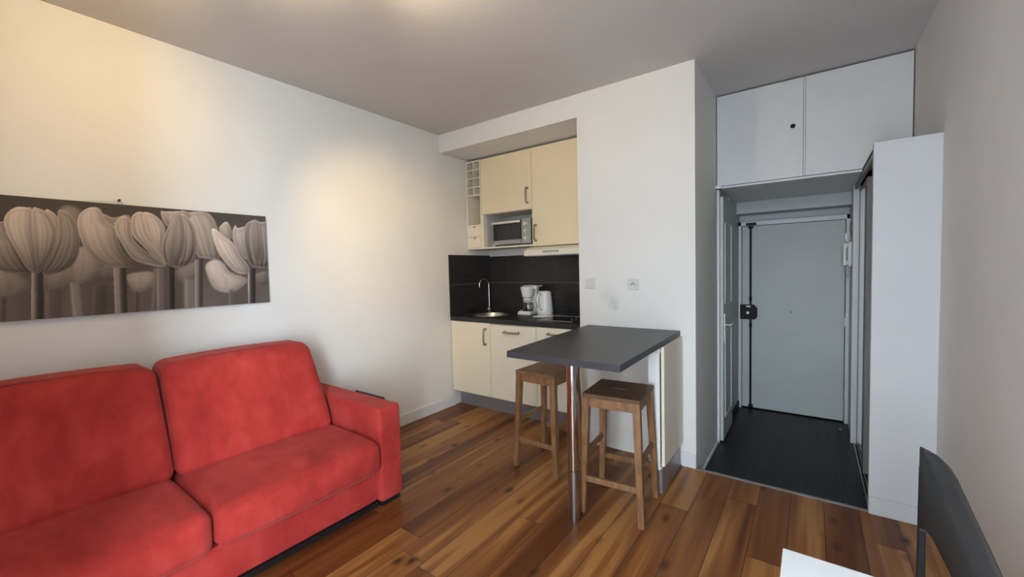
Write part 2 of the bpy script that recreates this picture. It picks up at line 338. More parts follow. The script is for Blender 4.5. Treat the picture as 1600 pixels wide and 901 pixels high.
# hall door on the left side (structure) : panelled leaf
b = B(); y0, y1, zb, zt = .80, 1.26, HZ + .015, 1.93
bx(b, 2.378, y0, zb, 2.402, y1, zt)
d1 = struct('door_1', b, M['doorp'], bevel=.002)
b = B()
for (pa, pb) in ((.09, .84), (1.04, 1.735)):
    ya, yb = .865, 1.195
    for q in ((ya, pa, yb, pa + .016), (ya, pb - .016, yb, pb), (ya, pa, ya + .018, pb), (yb - .018, pa, yb, pb)):
        bx(b, 2.402, q[0], q[1], 2.409, q[2], q[3])
obj('panel_moulding', b, M['white'], d1, bevel=.002)
b = B(); bx(b, 2.402, .838, .73, 2.407, .868, .97); tube(b, [(2.405, .853, .88), (2.445, .853, .88)], .008); tube(b, [(2.445, .848, .88), (2.447, .96, .882)], [.008, .007])
obj('door_handle', b, mat('polished_aluminium', (.80, .80, .80), .25, metal=.7, var=0), d1, smooth=True, label='chrome lever handle on a long plate')

# entrance door
b = B(); fy = 1.862
bx(b, 2.378, fy - .03, HZ, 2.405, fy + .08, 1.803); bx(b, 3.235, fy - .03, HZ, 3.262, fy + .08, 1.803); bx(b, 2.378, fy - .03, 1.761, 3.262, fy + .08, 1.803)
struct('trim_3', b, M['white'], bevel=.003)
b = B(); bx(b, 2.409, fy, HZ + .012, 3.230, fy + .045, 1.758)
d2 = struct('door_2', b, M['doorp'], bevel=.002)
b = B(); lathe(b, (0, 0, 0), [(.010, 0), (.010, .008), (.006, .010)], 12)
bmesh.ops.rotate(b, verts=b.verts[:], cent=(0, 0, 0), matrix=Matrix.Rotation(PI / 2, 3, 'X')); bmesh.ops.translate(b, vec=(2.826, fy, .906), verts=b.verts[:])
obj('peephole', b, M['nickel'], d2, smooth=True)
for z in (.15, .83, 1.60): obj('hinge', tube(B(), [(3.233, fy - .012, z - .04), (3.233, fy - .012, z + .04)], .007), M['steel'], d2, smooth=True)
# multi-point rod lock
t = thing('rod_lock', 'black surface-mounted lock with vertical rods on the entrance door', 'door lock', (2.488, fy, HZ + .012))
b = B(); prism(b, [(2.394, .82), (2.525, .82), (2.545, .845), (2.545, .935), (2.515, .968), (2.394, .968)], 0, .035)
bmesh.ops.rotate(b, verts=b.verts[:], cent=(0, 0, 0), matrix=Matrix.Rotation(PI / 2, 3, 'X')); bmesh.ops.translate(b, vec=(0, fy, 0), verts=b.verts[:])
# rotated about X by 90 deg: (x, y, z) -> (x, -z, y)
lk = obj('lock_case', b, M['blackm'], t, bevel=.003)
b = B(); tube(b, [(2.465, fy - .034, .888), (2.465, fy - .05, .888)], .013); obj('key_cylinder', b, M['nickel'], lk, smooth=True)
b = B(); bx(b, 2.450, fy - .037, .944, 2.488, fy - .033, .958); obj('maker_plate', b, M['whitep'], lk)
for z0, z1 in ((.968, 1.765), (HZ + .02, .82)):
    b = B(); tube(b, [(2.486, fy - .018, z0), (2.486, fy - .018, z1)], .0095)
    zz = z0 + .06 if z0 > .5 else z1 - .06
    tube(b, [(2.486, fy - .018, zz - .02), (2.486, fy - .018, zz + .02)], .013)
    obj('rod', b, M['blackm'], t, smooth=True)
for (x0, z0, x1, z1) in ((2.447, 1.764, 2.535, 1.789), (2.466, 1.735, 2.508, 1.758), (2.468, HZ + .022, 2.508, HZ + .045)):
    b = B(); bx(b, x0, fy - .045, z0, x1, fy - (.03 if z0 > 1.76 else 0), z1); obj('rod_keeper', b, M['blackm'], t, bevel=.003)
# door stop
t = tag(obj('door_stop', lathe(B(), (3.20, 1.62, HZ), [(.013, 0), (.013, .014), (.009, .020)], 16), mat('brown_rubber', (.20, .15, .12), .6), smooth=True), 'small brown door stop on the dark hall floor by the entrance door', 'door stop')
# intercom
t = thing('intercom_phone', 'white wall intercom handset beside the entrance door', 'intercom', (3.262, 1.60, 1.33))
b = B(); rbox(b, 3.232, 1.565, 1.335, 3.262, 1.655, 1.548, .010, 6); obj('intercom_base', b, M['whitep'], t, smooth=True)
b = B(); rbox(b, 3.200, 1.575, 1.345, 3.226, 1.62, 1.54, .010, 6); bx(b, 3.22, 1.58, 1.50, 3.236, 1.615, 1.53); bx(b, 3.22, 1.58, 1.355, 3.236, 1.615, 1.385); obj('handset', b, M['whitep'], t, smooth=True)
b = B(); pts = [(3.25 - .012 * math.cos(k * 1.1), 1.60 + .012 * math.sin(k * 1.1), 1.335 - .10 * math.sin(k / 40 * PI)) for k in range(41)]
pts = [(3.222 + .03 * k / 40 + .004 * math.cos(k * 1.4), 1.60 + .004 * math.sin(k * 1.4), 1.34 - .10 * math.sin(k / 40 * PI)) for k in range(41)]
tube(b, pts, .003, 6); obj('coiled_cord', b, M['niche'], t, smooth=True)
b = B(); tube(b, [(3.258, 1.61, 1.548), (3.256, 1.61, 1.62), (3.250, 1.64, 1.66), (3.256, 1.66, 1.72)], .004, 6); obj('wire', b, M['nickel'], t, smooth=True)

# ---------------------------------------------------------------- overhead cupboard over the hall
t = thing('overhead_cupboard', 'white two-door cupboard built in above the hall opening up to the ceiling', 'cupboard', (2.93, .746, 2.0))
b = B(); bx(b, 2.362, .766, 2.002, XR - .002, 1.2, 2.016); bx(b, 2.362, .766, 2.70, XR - .002, 1.2, 2.716); bx(b, 2.362, .766, 2.016, 2.378, 1.2, 2.70); bx(b, XR - .018, .766, 2.016, XR - .002, 1.2, 2.70); bx(b, 2.93, .766, 2.016, 2.946, 1.2, 2.70); bx(b, 2.378, 1.19, 2.016, XR - .018, 1.2, 2.70)
obj('carcass', b, M['darkin'], t)
b = B(); bx(b, 2.366, .744, 2.006, 2.930, .764, 2.708); da = obj('door', b, M['white'], t, bevel=.0015)
b = B(); lathe(b, (0, 0, 0), [(.016, 0), (.016, .004), (.012, .006)], 20)
bmesh.ops.rotate(b, verts=b.verts[:], cent=(0, 0, 0), matrix=Matrix.Rotation(PI / 2, 3, 'X')); bmesh.ops.translate(b, vec=(2.868, .744, 2.374), verts=b.verts[:])
obj('finger_hole', b, M['blackm'], da, smooth=True, label='round black finger hole')
b = B(); bx(b, 2.944, .744, 2.006, XR - .006, .764, 2.708); obj('door', b, M['white'], t, bevel=.0015)
b = B(); bx(b, 2.932, .750, 2.006, 2.942, .762, 2.708); obj('divider', b, M['white'], t)

# ---------------------------------------------------------------- sliding wardrobe with the end partition facing the room
t = thing('sliding_wardrobe', 'built-in hall wardrobe with sliding mirror door and white end panel facing the room', 'wardrobe', (3.38, -.02, 0))
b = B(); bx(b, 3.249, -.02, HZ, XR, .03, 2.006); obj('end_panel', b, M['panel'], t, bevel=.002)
b = B(); bx(b, 3.258, .03, 1.95, 3.275, 1.38, 2.0) ; bx(b, 3.258, .03, 1.985, XR, 1.38, 2.0); obj('top_rail', b, M['greywood'], t)
b = B(); bx(b, 3.270, .03, HZ, 3.276, 1.38, HZ + .012); bx(b, 3.290, .03, HZ, 3.296, 1.38, HZ + .012); obj('bottom_track', b, M['steel'], t)
b = B(); bx(b, 3.252, 1.345, HZ, 3.292, 1.38, 1.985); obj('far_jamb', b, M['white'], t)
b = B(); bx(b, 3.284, .72, HZ + .015, 3.312, .86, 1.945); bx(b, 3.288, 1.325, HZ + .015, 3.310, 1.344, 1.945); bx(b, 3.288, .86, HZ + .015, 3.310, 1.325, HZ + .035); bx(b, 3.288, .86, 1.925, 3.310, 1.325, 1.945)
fr = obj('mirror_door', b, M['greywood'], t)
b = B(); bx(b, 3.291, .86, HZ + .035, 3.297, 1.325, 1.925); obj('mirror', b, M['mirror'], fr)
b = B(); bx(b, XR - .01, .03, HZ, XR - .002, 1.38, 1.98); bx(b, 3.262, .03, HZ + .02, 3.27, .07, 1.95); obj('shade_lining', b, M['darkin'], t)  # dark lining: the shade inside the wardrobe is put into its colour
b = B(); bx(b, 3.318, .05, HZ + .02, 3.338, .86, 1.945); obj('gap_shade_sheet', b, M['darkin'], t, label='dark sheet standing in for the shade inside the wardrobe')  # added dark sheet, imitates shade in the open gap of the wardrobe

# ---------------------------------------------------------------- switch and socket
t = thing('light_switch', 'white square light switch on the wall right of the kitchen recess', 'light switch', (1.600, 0, 1.263))
b = B(); bx(b, 1.560, -.012, 1.223, 1.640, 0, 1.303); p = obj('frame_plate', b, M['plate'], t, bevel=.002)
b = B(); bx(b, 1.575, -.0126, 1.238, 1.625, -.012, 1.288); obj('gap', b, M['niche'], t)
b = B(); bx(b, 1.578, -.018, 1.241, 1.622, -.0126, 1.285); obj('rocker', b, M['plate'], t, bevel=.002)
t = thing('wall_socket', 'white square power socket on the wall above the bar table', 'socket', (1.938, 0, 1.253))
b = B(); bx(b, 1.898, -.012, 1.213, 1.978, 0, 1.293); obj('frame_plate', b, M['plate'], t, bevel=.003)
b = B(); lathe(b, (0, 0, 0), [(.024, 0), (.024, .006), (.020, .006), (.020, .0012)], 24)
bmesh.ops.rotate(b, verts=b.verts[:], cent=(0, 0, 0), matrix=Matrix.Rotation(PI / 2, 3, 'X')); bmesh.ops.translate(b, vec=(1.938, -.012, 1.253), verts=b.verts[:]); obj('socket_well', b, M['plate'], t, smooth=True)
b = B()
for dx, dz, r in ((-.009, 0, .0035), (.009, 0, .0035), (0, .012, .003)): tube(b, [(1.938 + dx, -.0125, 1.253 + dz), (1.938 + dx, -.0195, 1.253 + dz)], r * 1.25, 8)
obj('socket_pins', b, M['blackp'], t)

# ---------------------------------------------------------------- kitchen : splashback
t = thing('tile_splashback', 'black wood-effect tile splashback around the kitchenette', 'splashback', (.75, .735, .92))
b = B(); bx(b, 0, .076, .915, .004, .74, 1.548); bx(b, .004, .736, .915, 1.505, .740, 1.535); obj('grout', b, M['grout'], t)
b = B(); g = .0026; zr = [(.922, 1.2385), (1.2385, 1.545)]
lt = [[(.078, .735)], [(.078, .395), (.395, .735)]]
bt = [[(.006, .60), (.60, 1.22), (1.22, 1.504)], [(.006, .267), (.267, .890), (.890, 1.504)]]
for r_ in (0, 1):
    z0, z1 = zr[r_]
    for a, c in lt[r_]: bx(b, .004, a + g, z0 + g, .009, c - g, z1 - g)
    for a, c in bt[r_]: bx(b, a + g, .731, z0 + g, c - g, .736, z1 - g - (.012 if r_ else 0))
obj('tiles', b, M['tile'], t, bevel=.0008)

def handle(parent, a, b_, out=(0, -1, 0), name='handle'):
    """bow handle between two points with round rosettes"""
    a, b_ = Vector(a), Vector(b_); o = Vector(out); bm = B(); d = (b_ - a).normalized()
    for p in (a, b_):
        tube(bm, [p, p + o * .006], .0125, 14); tube(bm, [p + o * .005, p + o * .028], .006, 10)
    n = 10; pts = [a + (b_ - a) * (i / n) + o * (.028 + .006 * math.sin(PI * i / n)) for i in range(n + 1)]
    tube(bm, [pts[0] - d * .006] + pts + [pts[-1] + d * .006], [.006] + [.0065 + .002 * math.sin(PI * i / n) for i in range(n + 1)] + [.006], 10)
    return obj(name, bm, M['nickel'], parent, smooth=True, label='aged nickel bow handle')

# ---------------------------------------------------------------- kitchen : base units
yd = .08
def base_unit(name, label, x0, x1, fridge=False):
    t = thing(name, label, 'kitchen cabinet', ((x0 + x1) / 2, .4, 0), 'base units under the kitchen worktop')
    b = B(); g = .0; bx(b, x0 + .001, yd + .02, .17, x0 + .017, .72, .872); bx(b, x1 - .017, yd + .02, .17, x1 - .001, .72, .872); bx(b, x0 + .017, yd + .02, .17, x1 - .017, .72, .186); bx(b, x0 + .017, .70, .186, x1 - .017, .72, .872); bx(b, x0 + .017, yd + .02, .855, x1 - .017, .30, .872)
    obj('carcass', b, M['creamc'], t)
    return t
u = base_unit('base_cabinet', 'cream base cabinet below the sink with a vertical handle', .012, .516)
b = B(); bx(b, .014, yd, .166, .513, yd + .018, .878); d = obj('door', b, M['cream'], u, bevel=.0015)
handle(d, (.462, yd, .819), (.460, yd, .671))
u = base_unit('base_cabinet', 'wide cream cabinet front with horizontal handle, middle of the base units', .519, 1.035)
b = B(); bx(b, .520, yd, .166, 1.034, yd + .018, .868); d = obj('door', b, M['cream'], u, bevel=.0015)
handle(d, (.694, yd, .806), (.850, yd, .806))
u = base_unit('base_cabinet', 'cream base cabinet below the hob, partly hidden by the bar table', 1.038, 1.503)
b = B(); bx(b, 1.039, yd, .166, 1.501, yd + .018, .875); d = obj('door', b, M['cream'], u, bevel=.0015)
handle(d, (1.163, yd, .822), (1.315, yd, .822))
b = B(); bx(b, .016, .188, 0, 1.503, .206, .164); tag(obj('plinth', b, M['plinth'], bevel=.001), 'grey aluminium plinth strip along the floor under the base cabinets', 'plinth')
# worktop with a round cut-out for the sink
SKX, SKY, SKR = .312, .365, .178
def worktop():
    b = B(); x0, x1, y0, y1, z0, z1 = .010, 1.504, .072, .730, .882, .922; n = 48
    def rim(z):
        inner = [b.verts.new((SKX + SKR * math.cos(2 * PI * k / n), SKY + SKR * math.sin(2 * PI * k / n), z)) for k in range(n)]
        outer = []
        for k in range(n):
            c, s = math.cos(2 * PI * k / n), math.sin(2 * PI * k / n)
            tx = ((x1 - SKX) if c > 0 else (x0 - SKX)) / c if abs(c) > 1e-6 else 1e9; ty = ((y1 - SKY) if s > 0 else (y0 - SKY)) / s if abs(s) > 1e-6 else 1e9
            q = min(tx, ty); outer.append(b.verts.new((SKX + q * c, SKY + q * s, z)))
        return inner, outer
    ti, to = rim(z1); bi, bo = rim(z0)
    cs = {}
    for nm, z, o_ in (('t', z1, to), ('b', z0, bo)):
        cs[nm] = [b.verts.new((X, Y, z)) for X, Y in ((x1, y1), (x0, y1), (x0, y0), (x1, y0))]
    def side_fill(inner, outer, corners):
        for k in range(n):
            a, c = outer[k], outer[(k + 1) % n]
            poly = [inner[k], a]
            for cv in corners:
                if abs(a.co.x - c.co.x) > 1e-6 and abs(a.co.y - c.co.y) > 1e-6:
                    if (abs(cv.co.x - a.co.x) < 1e-5 and abs(cv.co.y - c.co.y) < 1e-5) or (abs(cv.co.y - a.co.y) < 1e-5 and abs(cv.co.x - c.co.x) < 1e-5): poly.append(cv)
            poly += [c, inner[(k + 1) % n]]; b.faces.new(poly)
    side_fill(ti, to, cs['t']); side_fill(bi, bo, cs['b'])
    for k in range(n):
        j = (k + 1) % n
        b.faces.new((ti[k], ti[j], bi[j], bi[k]))
        a, c = to[k], to[j]; hit = None
        for i, cv in enumerate(cs['t']):
            if abs(a.co.x - c.co.x) > 1e-6 and abs(a.co.y - c.co.y) > 1e-6 and ((abs(cv.co.x - a.co.x) < 1e-5 and abs(cv.co.y - c.co.y) < 1e-5) or (abs(cv.co.y - a.co.y) < 1e-5 and abs(cv.co.x - c.co.x) < 1e-5)): hit = i
        if hit is None: b.faces.new((a, c, bo[j], bo[k]))
        else:
            b.faces.new((a, cs['t'][hit], cs['b'][hit], bo[k])); b.faces.new((cs['t'][hit], c, bo[j], cs['b'][hit]))
    return b
tag(obj('kitchen_worktop', worktop(), M['top']), 'black laminate kitchen worktop in the recess holding sink and hob', 'worktop')
# sink
t = thing('round_sink', 'round stainless steel sink set in the black kitchen worktop', 'sink', (SKX, SKY, .80))
b = B(); lathe(b, (SKX, SKY, 0), [(.196, .9225), (.194, .926), (.176, .9262), (.170, .915), (.166, .86), (.150, .80), (.10, .785), (.022, .782), (.022, .779), (.10, .781), (.153, .796), (.170, .86), (.173, .912), (.1765, .9225)], 48, closed=False)
obj('bowl', b, M['steel'], t, smooth=True)
b = B(); lathe(b, (SKX, SKY, 0), [(.021, .7792), (.021, .7835), (.012, .7840), (.010, .781)], 20); obj('drain', b, M['chrome'], t, smooth=True)
# faucet
t = thing('kitchen_faucet', 'tall chrome gooseneck kitchen faucet behind the round sink', 'faucet', (.105, .57, .922))
fx_, fy_ = .115, .575
b = B(); lathe(b, (fx_, fy_, .922), [(.026, 0), (.026, .006), (.020, .010), (.020, .045), (.016, .055), (.012, .06)], 20); obj('faucet_body', b, M['chrome'], t, smooth=True)
b = B(); pts = [(fx_, fy_, .975), (fx_, fy_, 1.10), (fx_, fy_, 1.22)]
dv = Vector((-.045, -.105, 0)).normalized(); R_ = .058
for k in range(1, 13):
    a = PI * k / 12 * .93; pts.append((fx_ + dv.x * R_ * (1 - math.cos(a)), fy_ + dv.y * R_ * (1 - math.cos(a)), 1.22 + R_ * math.sin(a) * 1.1))
l_ = pts[-1]; pts.append((l_[0], l_[1], l_[2] - .035))
tube(b, pts, .0085, 12); obj('spout', b, M['chrome'], t, smooth=True)
b = B(); tube(b, [(fx_ + .008, fy_ - .013, .958), (fx_ + .033, fy_ - .050, .958)], [.017, .020], 16); tube(b, [(fx_ + .034, fy_ - .052, .958), (fx_ + .038, fy_ - .058, .958)], [.020, .010], 16); obj('mixer_lever', b, M['chrome'], t, smooth=True)
# hob
t = thing('ceramic_hob', 'black glass ceramic hob let into the right end of the worktop', 'hob', (1.17, .345, .922))
b = B(); bx(b, 1.00, .175, .9222, 1.34, .515, .928); obj('hob_glass', b, mat('hob_black_glass', (.008, .008, .009), .08, var=0), t, bevel=.001)
b = B(); bx(b, .997, .170, .9222, 1.343, .175, .930); bx(b, .997, .515, .9222, 1.343, .520, .930); bx(b, .997, .175, .9222, 1.0, .515, .930); bx(b, 1.34, .175, .9222, 1.343, .515, .930); obj('hob_frame', b, M['steel'], t)
for dy in (-.05, .03):
    b = B(); lathe(b, (1.305, .30 + dy, .928), [(.017, 0), (.016, .016), (.012, .018)], 16); obj('knob', b, M['blackp'], t, smooth=True)

# coffee maker
cx, cy, cz = .665, .515, .922
t = thing('coffee_maker', 'white filter coffee maker with glass jug left of the kettle', 'coffee maker', (cx, cy, cz))
b = B(); rbox(b, cx - .075, cy - .075, cz, cx + .075, cy + .12, cz + .040, .014, 8); obj('base', b, M['whitep'], t, smooth=True)
b = B(); lathe(b, (cx, cy, cz + .04), [(.055, 0), (.055, .004), (.05, .005)], 24); obj('hot_plate', b, M['blackp'], t, smooth=True)
b = B(); rbox(b, cx - .055, cy + .065, cz + .02, cx + .065, cy + .125, cz + .285, .012, 8); obj('water_tank', b, M['whitep'], t, smooth=True)
b = B(); lathe(b, (cx, cy, cz), [(.050, .178), (.054, .180), (.071, .272), (.071, .280), (.060, .286), (.03, .290)], 32); obj('filter_basket', b, M['whitep'], t, smooth=True)
b = B(); rbox(b, cx - .06, cy + .0, cz + .278, cx + .11, cy + .12, cz + .296, .008, 6); rbox(b, cx + .085, cy - .03, cz + .262, cx + .125, cy + .02, cz + .292, .006, 4); obj('lid', b, M['whitep'], t, smooth=True)
b = B(); lathe(b, (cx, cy, cz + .046), [(.046, 0), (.058, .012), (.061, .04), (.055, .075), (.044, .095), (.044, .100), (.0415, .100), (.0415, .094), (.052, .073), (.058, .04), (.055, .014), (.044, .003)], 32); j = obj('glass_jug', b, M['glass'], t, smooth=True)
b = B(); lathe(b, (cx, cy, cz + .146), [(.047, 0), (.049, .012), (.036, .026), (.02, .028)], 24); obj('jug_lid', b, M['whitep'], j, smooth=True)
b = B(); lathe(b, (cx, cy, cz + .128), [(.0465, 0), (.0475, .012)], 24, closed=False); tube(b, [(cx + .047, cy - .0, cz + .135), (cx + .092, cy - .004, cz + .132), (cx + .098, cy - .004, cz + .09), (cx + .078, cy - .003, cz + .06)], [.007, .008, .008, .006], 10); obj('jug_handle', b, M['whitep'], j, smooth=True)
b = B(); tube(b, [(cx - .07, cy + .05, cz + .03), (cx - .105, cy + .02, cz + .035), (cx - .115, cy - .01, cz + .018), (cx - .075, cy - .07, cz + .005)], .004, 8); obj('power_cord', b, M['whitep'], t, smooth=True)
# kettle
kx, ky = .905, .455
t = thing('electric_kettle', 'white plastic jug kettle right of the coffee maker', 'kettle', (kx, ky, cz))
b = B(); lathe(b, (kx, ky, cz), [(.078, 0), (.084, .006), (.082, .016), (.072, .020), (.04, .022)], 36); obj('power_base', b, M['whitep'], t, smooth=True)
b = B(); prof = [(.070, .0225), (.077, .035), (.077, .06), (.072, .12), (.066, .19), (.061, .235), (.052, .245), (.02, .249)]
lathe(b, (kx, ky, cz), prof, 40)
for v in b.verts:     # spout pulled out on the left
    if v.co.z > cz + .17:
        k = (v.co.z - cz - .17) / .08; d = Vector((v.co.x - kx, v.co.y - ky, 0))
        if d.length > .03:
            c_ = max(0, d.normalized().dot(Vector((-.93, .37, 0)))); v.co += Vector((-.93, .37, 0)) * .022 * k * c_ ** 6
obj('jug', b, M['whitep'], t, smooth=True)
hd = Vector((-.12, -.99, 0)).normalized(); b = B(); pts = []
for k in range(15):
    a = PI * k / 14; z = .225 - .135 * (1 - math.cos(a)) / 2; rr = .060 + .050 * math.sin(a) ** .7; pts.append((kx + hd.x * rr, ky + hd.y * rr, cz + z))
tube(b, pts, .011, 12); obj('handle', b, M['whitep'], t, smooth=True)
b = B(); bx(b, kx + .0, ky - .088, cz + .07, kx + .012, ky - .06, cz + .078); obj('switch_lever', b, M['blackp'], t)
b = B(); tube(b, [(kx - .06, ky - .05, cz + .006), (kx - .09, ky - .085, cz + .006), (kx - .05, ky - .115, cz + .006), (kx + .02, ky - .11, cz + .006), (kx + .10, ky - .05, cz + .006)], .0035, 8); obj('power_cord', b, M['whitep'], t, smooth=True)

# ---------------------------------------------------------------- kitchen : wall units
yu = .378
t = thing('wine_rack_unit', 'narrow cream wall unit with bottle cubbyholes, open shelf and two small drawers', 'wall unit', (.105, .55, 1.60))
b = B(); x0, x1 = .004, .200
bx(b, x0, yu, 1.603, x0 + .012, .725, 2.525); bx(b, x1 - .012, yu, 1.603, x1, .725, 2.525); bx(b, x0 + .012, yu, 1.603, x1 - .012, .725, 1.617); bx(b, x0 + .012, yu, 2.511, x1 - .012, .725, 2.525); bx(b, x0 + .012, .715, 1.617, x1 - .012, .725, 2.511)
obj('carcass', b, M['creamc'], t)
obj('back_panel', bx(B(), x0 + .013, .708, 1.62, x1 - .013, .714, 2.51), mat('grey_back_panel', (.34, .33, .29), .7), t)
b = B()
for z in (2.164, 2.248, 2.340, 2.425): bx(b, x0 + .012, yu + .001, z, x1 - .012, .715, z + .010)
bx(b, .0975, yu + .002, 2.174, .1065, .715, 2.511); obj('bottle_grid', b, M['creamc'], t)
b = B(); bx(b, x0 + .012, yu + .001, 1.848, x1 - .012, .715, 1.860); bx(b, x0 + .012, yu + .001, 1.730, x1 - .012, .715, 1.738); obj('shelf', b, M['creamc'], t)
for z0, z1 in ((1.741, 1.845), (1.620, 1.727)):
    b = B(); xm = .102
    prof = [(x0 + .015, z0), (x1 - .015, z0), (x1 - .015, z1), (xm + .016, z1), (xm + .008, z1 - .016), (xm - .008, z1 - .016), (xm - .016, z1), (x0 + .015, z1)]
    hull8(b, [(x, yu - .002, z) for x, z in prof], [(x, yu + .010, z) for x, z in prof]); bx(b, x0 + .018, yu + .0105, z0, x1 - .018, .70, z1 - .03)
    obj('drawer', b, M['creamc'], t)
    b = B(); bx(b, xm - .018, yu + .0100, z1 - .019, xm + .018, yu + .0112, z1 - .001); obj('grip_notch', b, M['darkin'], t)
t = thing('wall_cabinet', 'cream wall cabinet with one door above the open toaster oven niche', 'wall cabinet', (.515, .55, 1.60))
b = B(); x0, x1 = .203, .828
bx(b, x0, yu + .019, 1.603, x0 + .022, .725, 2.525); bx(b, x1 - .010, yu + .019, 1.603, x1, .725, 2.525); bx(b, x0 + .022, yu + .019, 1.603, x1 - .010, .725, 1.620); bx(b, x0 + .022, yu + .019, 1.955, x1 - .010, .725, 1.972); bx(b, x0 + .022, yu + .019, 2.508, x1 - .01, .725, 2.525); bx(b, x0 + .022, .715, 1.62, x1 - .01, .725, 2.508)
bx(b, x0, yu, 1.603, x0 + .027, yu + .0185, 1.955); bx(b, x0 + .027, yu, 1.603, x1, yu + .0185, 1.618)
obj('carcass', b, M['creamc'], t)
b = B(); bx(b, .2253, yu + .05, 1.6205, .228, .714, 1.954); bx(b, .228, .711, 1.6205, .817, .7145, 1.954); obj('niche_lining', b, M['niche'], t)
b = B(); bx(b, x0 + .002, yu, 1.960, x1 - .001, yu + .018, 2.523); d = obj('door', b, M['creamp'], t, bevel=.0015)
handle(d, (.782, yu, 2.156), (.780, yu, 2.018))
t = thing('wall_cabinet', 'tall cream wall cabinet door above the extractor hood', 'wall cabinet', (1.16, .55, 1.60))
b = B(); x0, x1 = .831, 1.503
bx(b, x0, yu + .019, 1.60, x0 + .017, .725, 2.525); bx(b, x1 - .017, yu + .019, 1.60, x1, .725, 2.525); bx(b, x0 + .017, yu + .019, 1.60, x1 - .017, .725, 1.617); bx(b, x0 + .017, yu + .019, 2.508, x1 - .017, .725, 2.525); bx(b, x0 + .017, .715, 1.617, x1 - .017, .725, 2.508)
obj('carcass', b, M['creamc'], t)
b = B(); bx(b, x0, yu, 1.598, x1 - .001, yu + .018, 2.523); d = obj('door', b, M['creamp'], t, bevel=.0015)
handle(d, (.868, yu, 1.796), (.866, yu, 1.652))
# hood
t = thing('extractor_hood', 'slim off-white extractor hood under the tall wall cabinet', 'extractor hood', (1.15, .5, 1.5))
b = B(); x0, x1 = .802, 1.502; hull8(b, [(x0, .262, 1.507), (x1, .262, 1.507), (x1, .262, 1.560), (x0, .262, 1.560)], [(x0, .725, 1.507), (x1, .725, 1.507), (x1, .725, 1.594), (x0, .725, 1.594)])
bmesh.ops.delete(b, geom=b.verts[:], context='VERTS')
pr = [(.268, 1.503), (.262, 1.512), (.275, 1.560), (.33, 1.582), (.40, 1.594), (.725, 1.594), (.725, 1.503)]
hull8(b, [(x0, y, z) for y, z in pr], [(x1, y, z) for y, z in pr]); obj('hood_body', b, M['creamc'], t, bevel=.002)
b = B(); bx(b, 1.00, .2635, 1.527, 1.17, .272, 1.549); obj('control_slot', b, M['niche'], t, bevel=.002)
b = B()
for k in range(5): bx(b, 1.02 + k * .032, .2605, 1.532, 1.038 + k * .032, .2635, 1.543)
obj('control_buttons', b, M['nickel'], t)
b = B(); bx(b, .84, .30, 1.498, 1.47, .70, 1.503); obj('filter_grille', b, M['plinth'], t)
# toaster oven
t = thing('toaster_oven', 'silver toaster oven with three knobs in the wall cabinet niche', 'toaster oven', (.56, .55, 1.62))
x0, x1, y0, y1, z0, z1 = .315, .775, .43, .705, 1.634, 1.880; xs_ = .665
b = B()
bx(b, x0, y0 + .006, z0, x0 + .008, y1, z1); bx(b, x1 - .008, y0 + .006, z0, x1, y1, z1); bx(b, x0 + .008, y0 + .006, z1 - .008, x1 - .008, y1, z1); bx(b, x0 + .008, y0 + .006, z0, x1 - .008, y1, z0 + .010); bx(b, x0 + .008, y1 - .006, z0 + .01, x1 - .008, y1, z1 - .008)
bx(b, xs_ + .002, y0, z0, x1, y0 + .012, z1)
obj('body', b, M['oven'], t, bevel=.002)
b = B(); bx(b, xs_ - .008, y0 + .012, z0 + .01, xs_ + .002, y1 - .006, z1 - .008); obj('inner_wall', b, M['oven'], t)
b = B(); fa, fb, fz0, fz1 = x0 + .002, xs_ - .002, z0 + .006, z1 - .006
bx(b, fa, y0 - .006, fz0, fb, y0 + .004, fz0 + .040); d = obj('door', b, M['oven'], t, bevel=.002)
b = B(); bx(b, fa, y0 - .004, fz0 + .040, fa + .032, y0 + .004, fz1); bx(b, fb - .028, y0 - .004, fz0 + .040, fb, y0 + .004, fz1); bx(b, fa + .032, y0 - .004, fz1 - .03, fb - .028, y0 + .004, fz1); obj('door_frame', b, M['blackp'], d)
b = B(); bx(b, fa + .032, y0 - .002, fz0 + .040, fb - .028, y0 + .001, fz1 - .03); obj('door_window', b, M['ovenglass'], d)
b = B(); bx(b, fa - .004, y0 - .034, fz1 - .030, fb + .004, y0 - .020, fz1 - .008); bx(b, fa + .01, y0 - .021, fz1 - .026, fa + .024, y0 - .003, fz1 - .012); bx(b, fb - .024, y0 - .021, fz1 - .026, fb - .01, y0 - .003, fz1 - .012); obj('door_handle', b, mat('bright_aluminium', (.75, .75, .74), .3, metal=.6, var=0), d, bevel=.002)
b = B()
for k in range(9): tube(b, [(fa + .03 + k * .034, y0 + .02, z0 + .085), (fa + .03 + k * .034, y1 - .02, z0 + .085)], .0018, 6)
for q in (y0 + .02, y1 - .02): tube(b, [(fa + .01, q, z0 + .085), (fb - .012, q, z0 + .085)], .0025, 6)
obj('wire_rack', b, M['chrome'], t)
for z in (z0 + .052, z0 + .122, z0 + .192):
    b = B(); xk = (xs_ + x1) / 2; tube(b, [(xk, y0, z), (xk, y0 - .003, z)], .024, 20); tube(b, [(xk, y0 - .003, z), (xk, y0 - .022, z)], [.018, .015], 20); bx(b, xk - .003, y0 - .027, z - .015, xk + .003, y0 - .021, z + .015)
    obj('knob', b, mat('knob_silver', (.62, .62, .62), .3, metal=.7, var=0), t, smooth=True)
for xx in (x0 + .02, x1 - .03):
    b = B(); lathe(b, (xx, y0 + .03, 1.6185), [(.012, 0.002), (.012, .0158)], 12); obj('foot', b, M['blackp'], t)
b = B(); bx(b, x0 - .012, y0 - .014, 1.621, x0 + .03, y0 + .006, 1.655); obj('door_hinge_bracket', b, M['chrome'], t, bevel=.002)

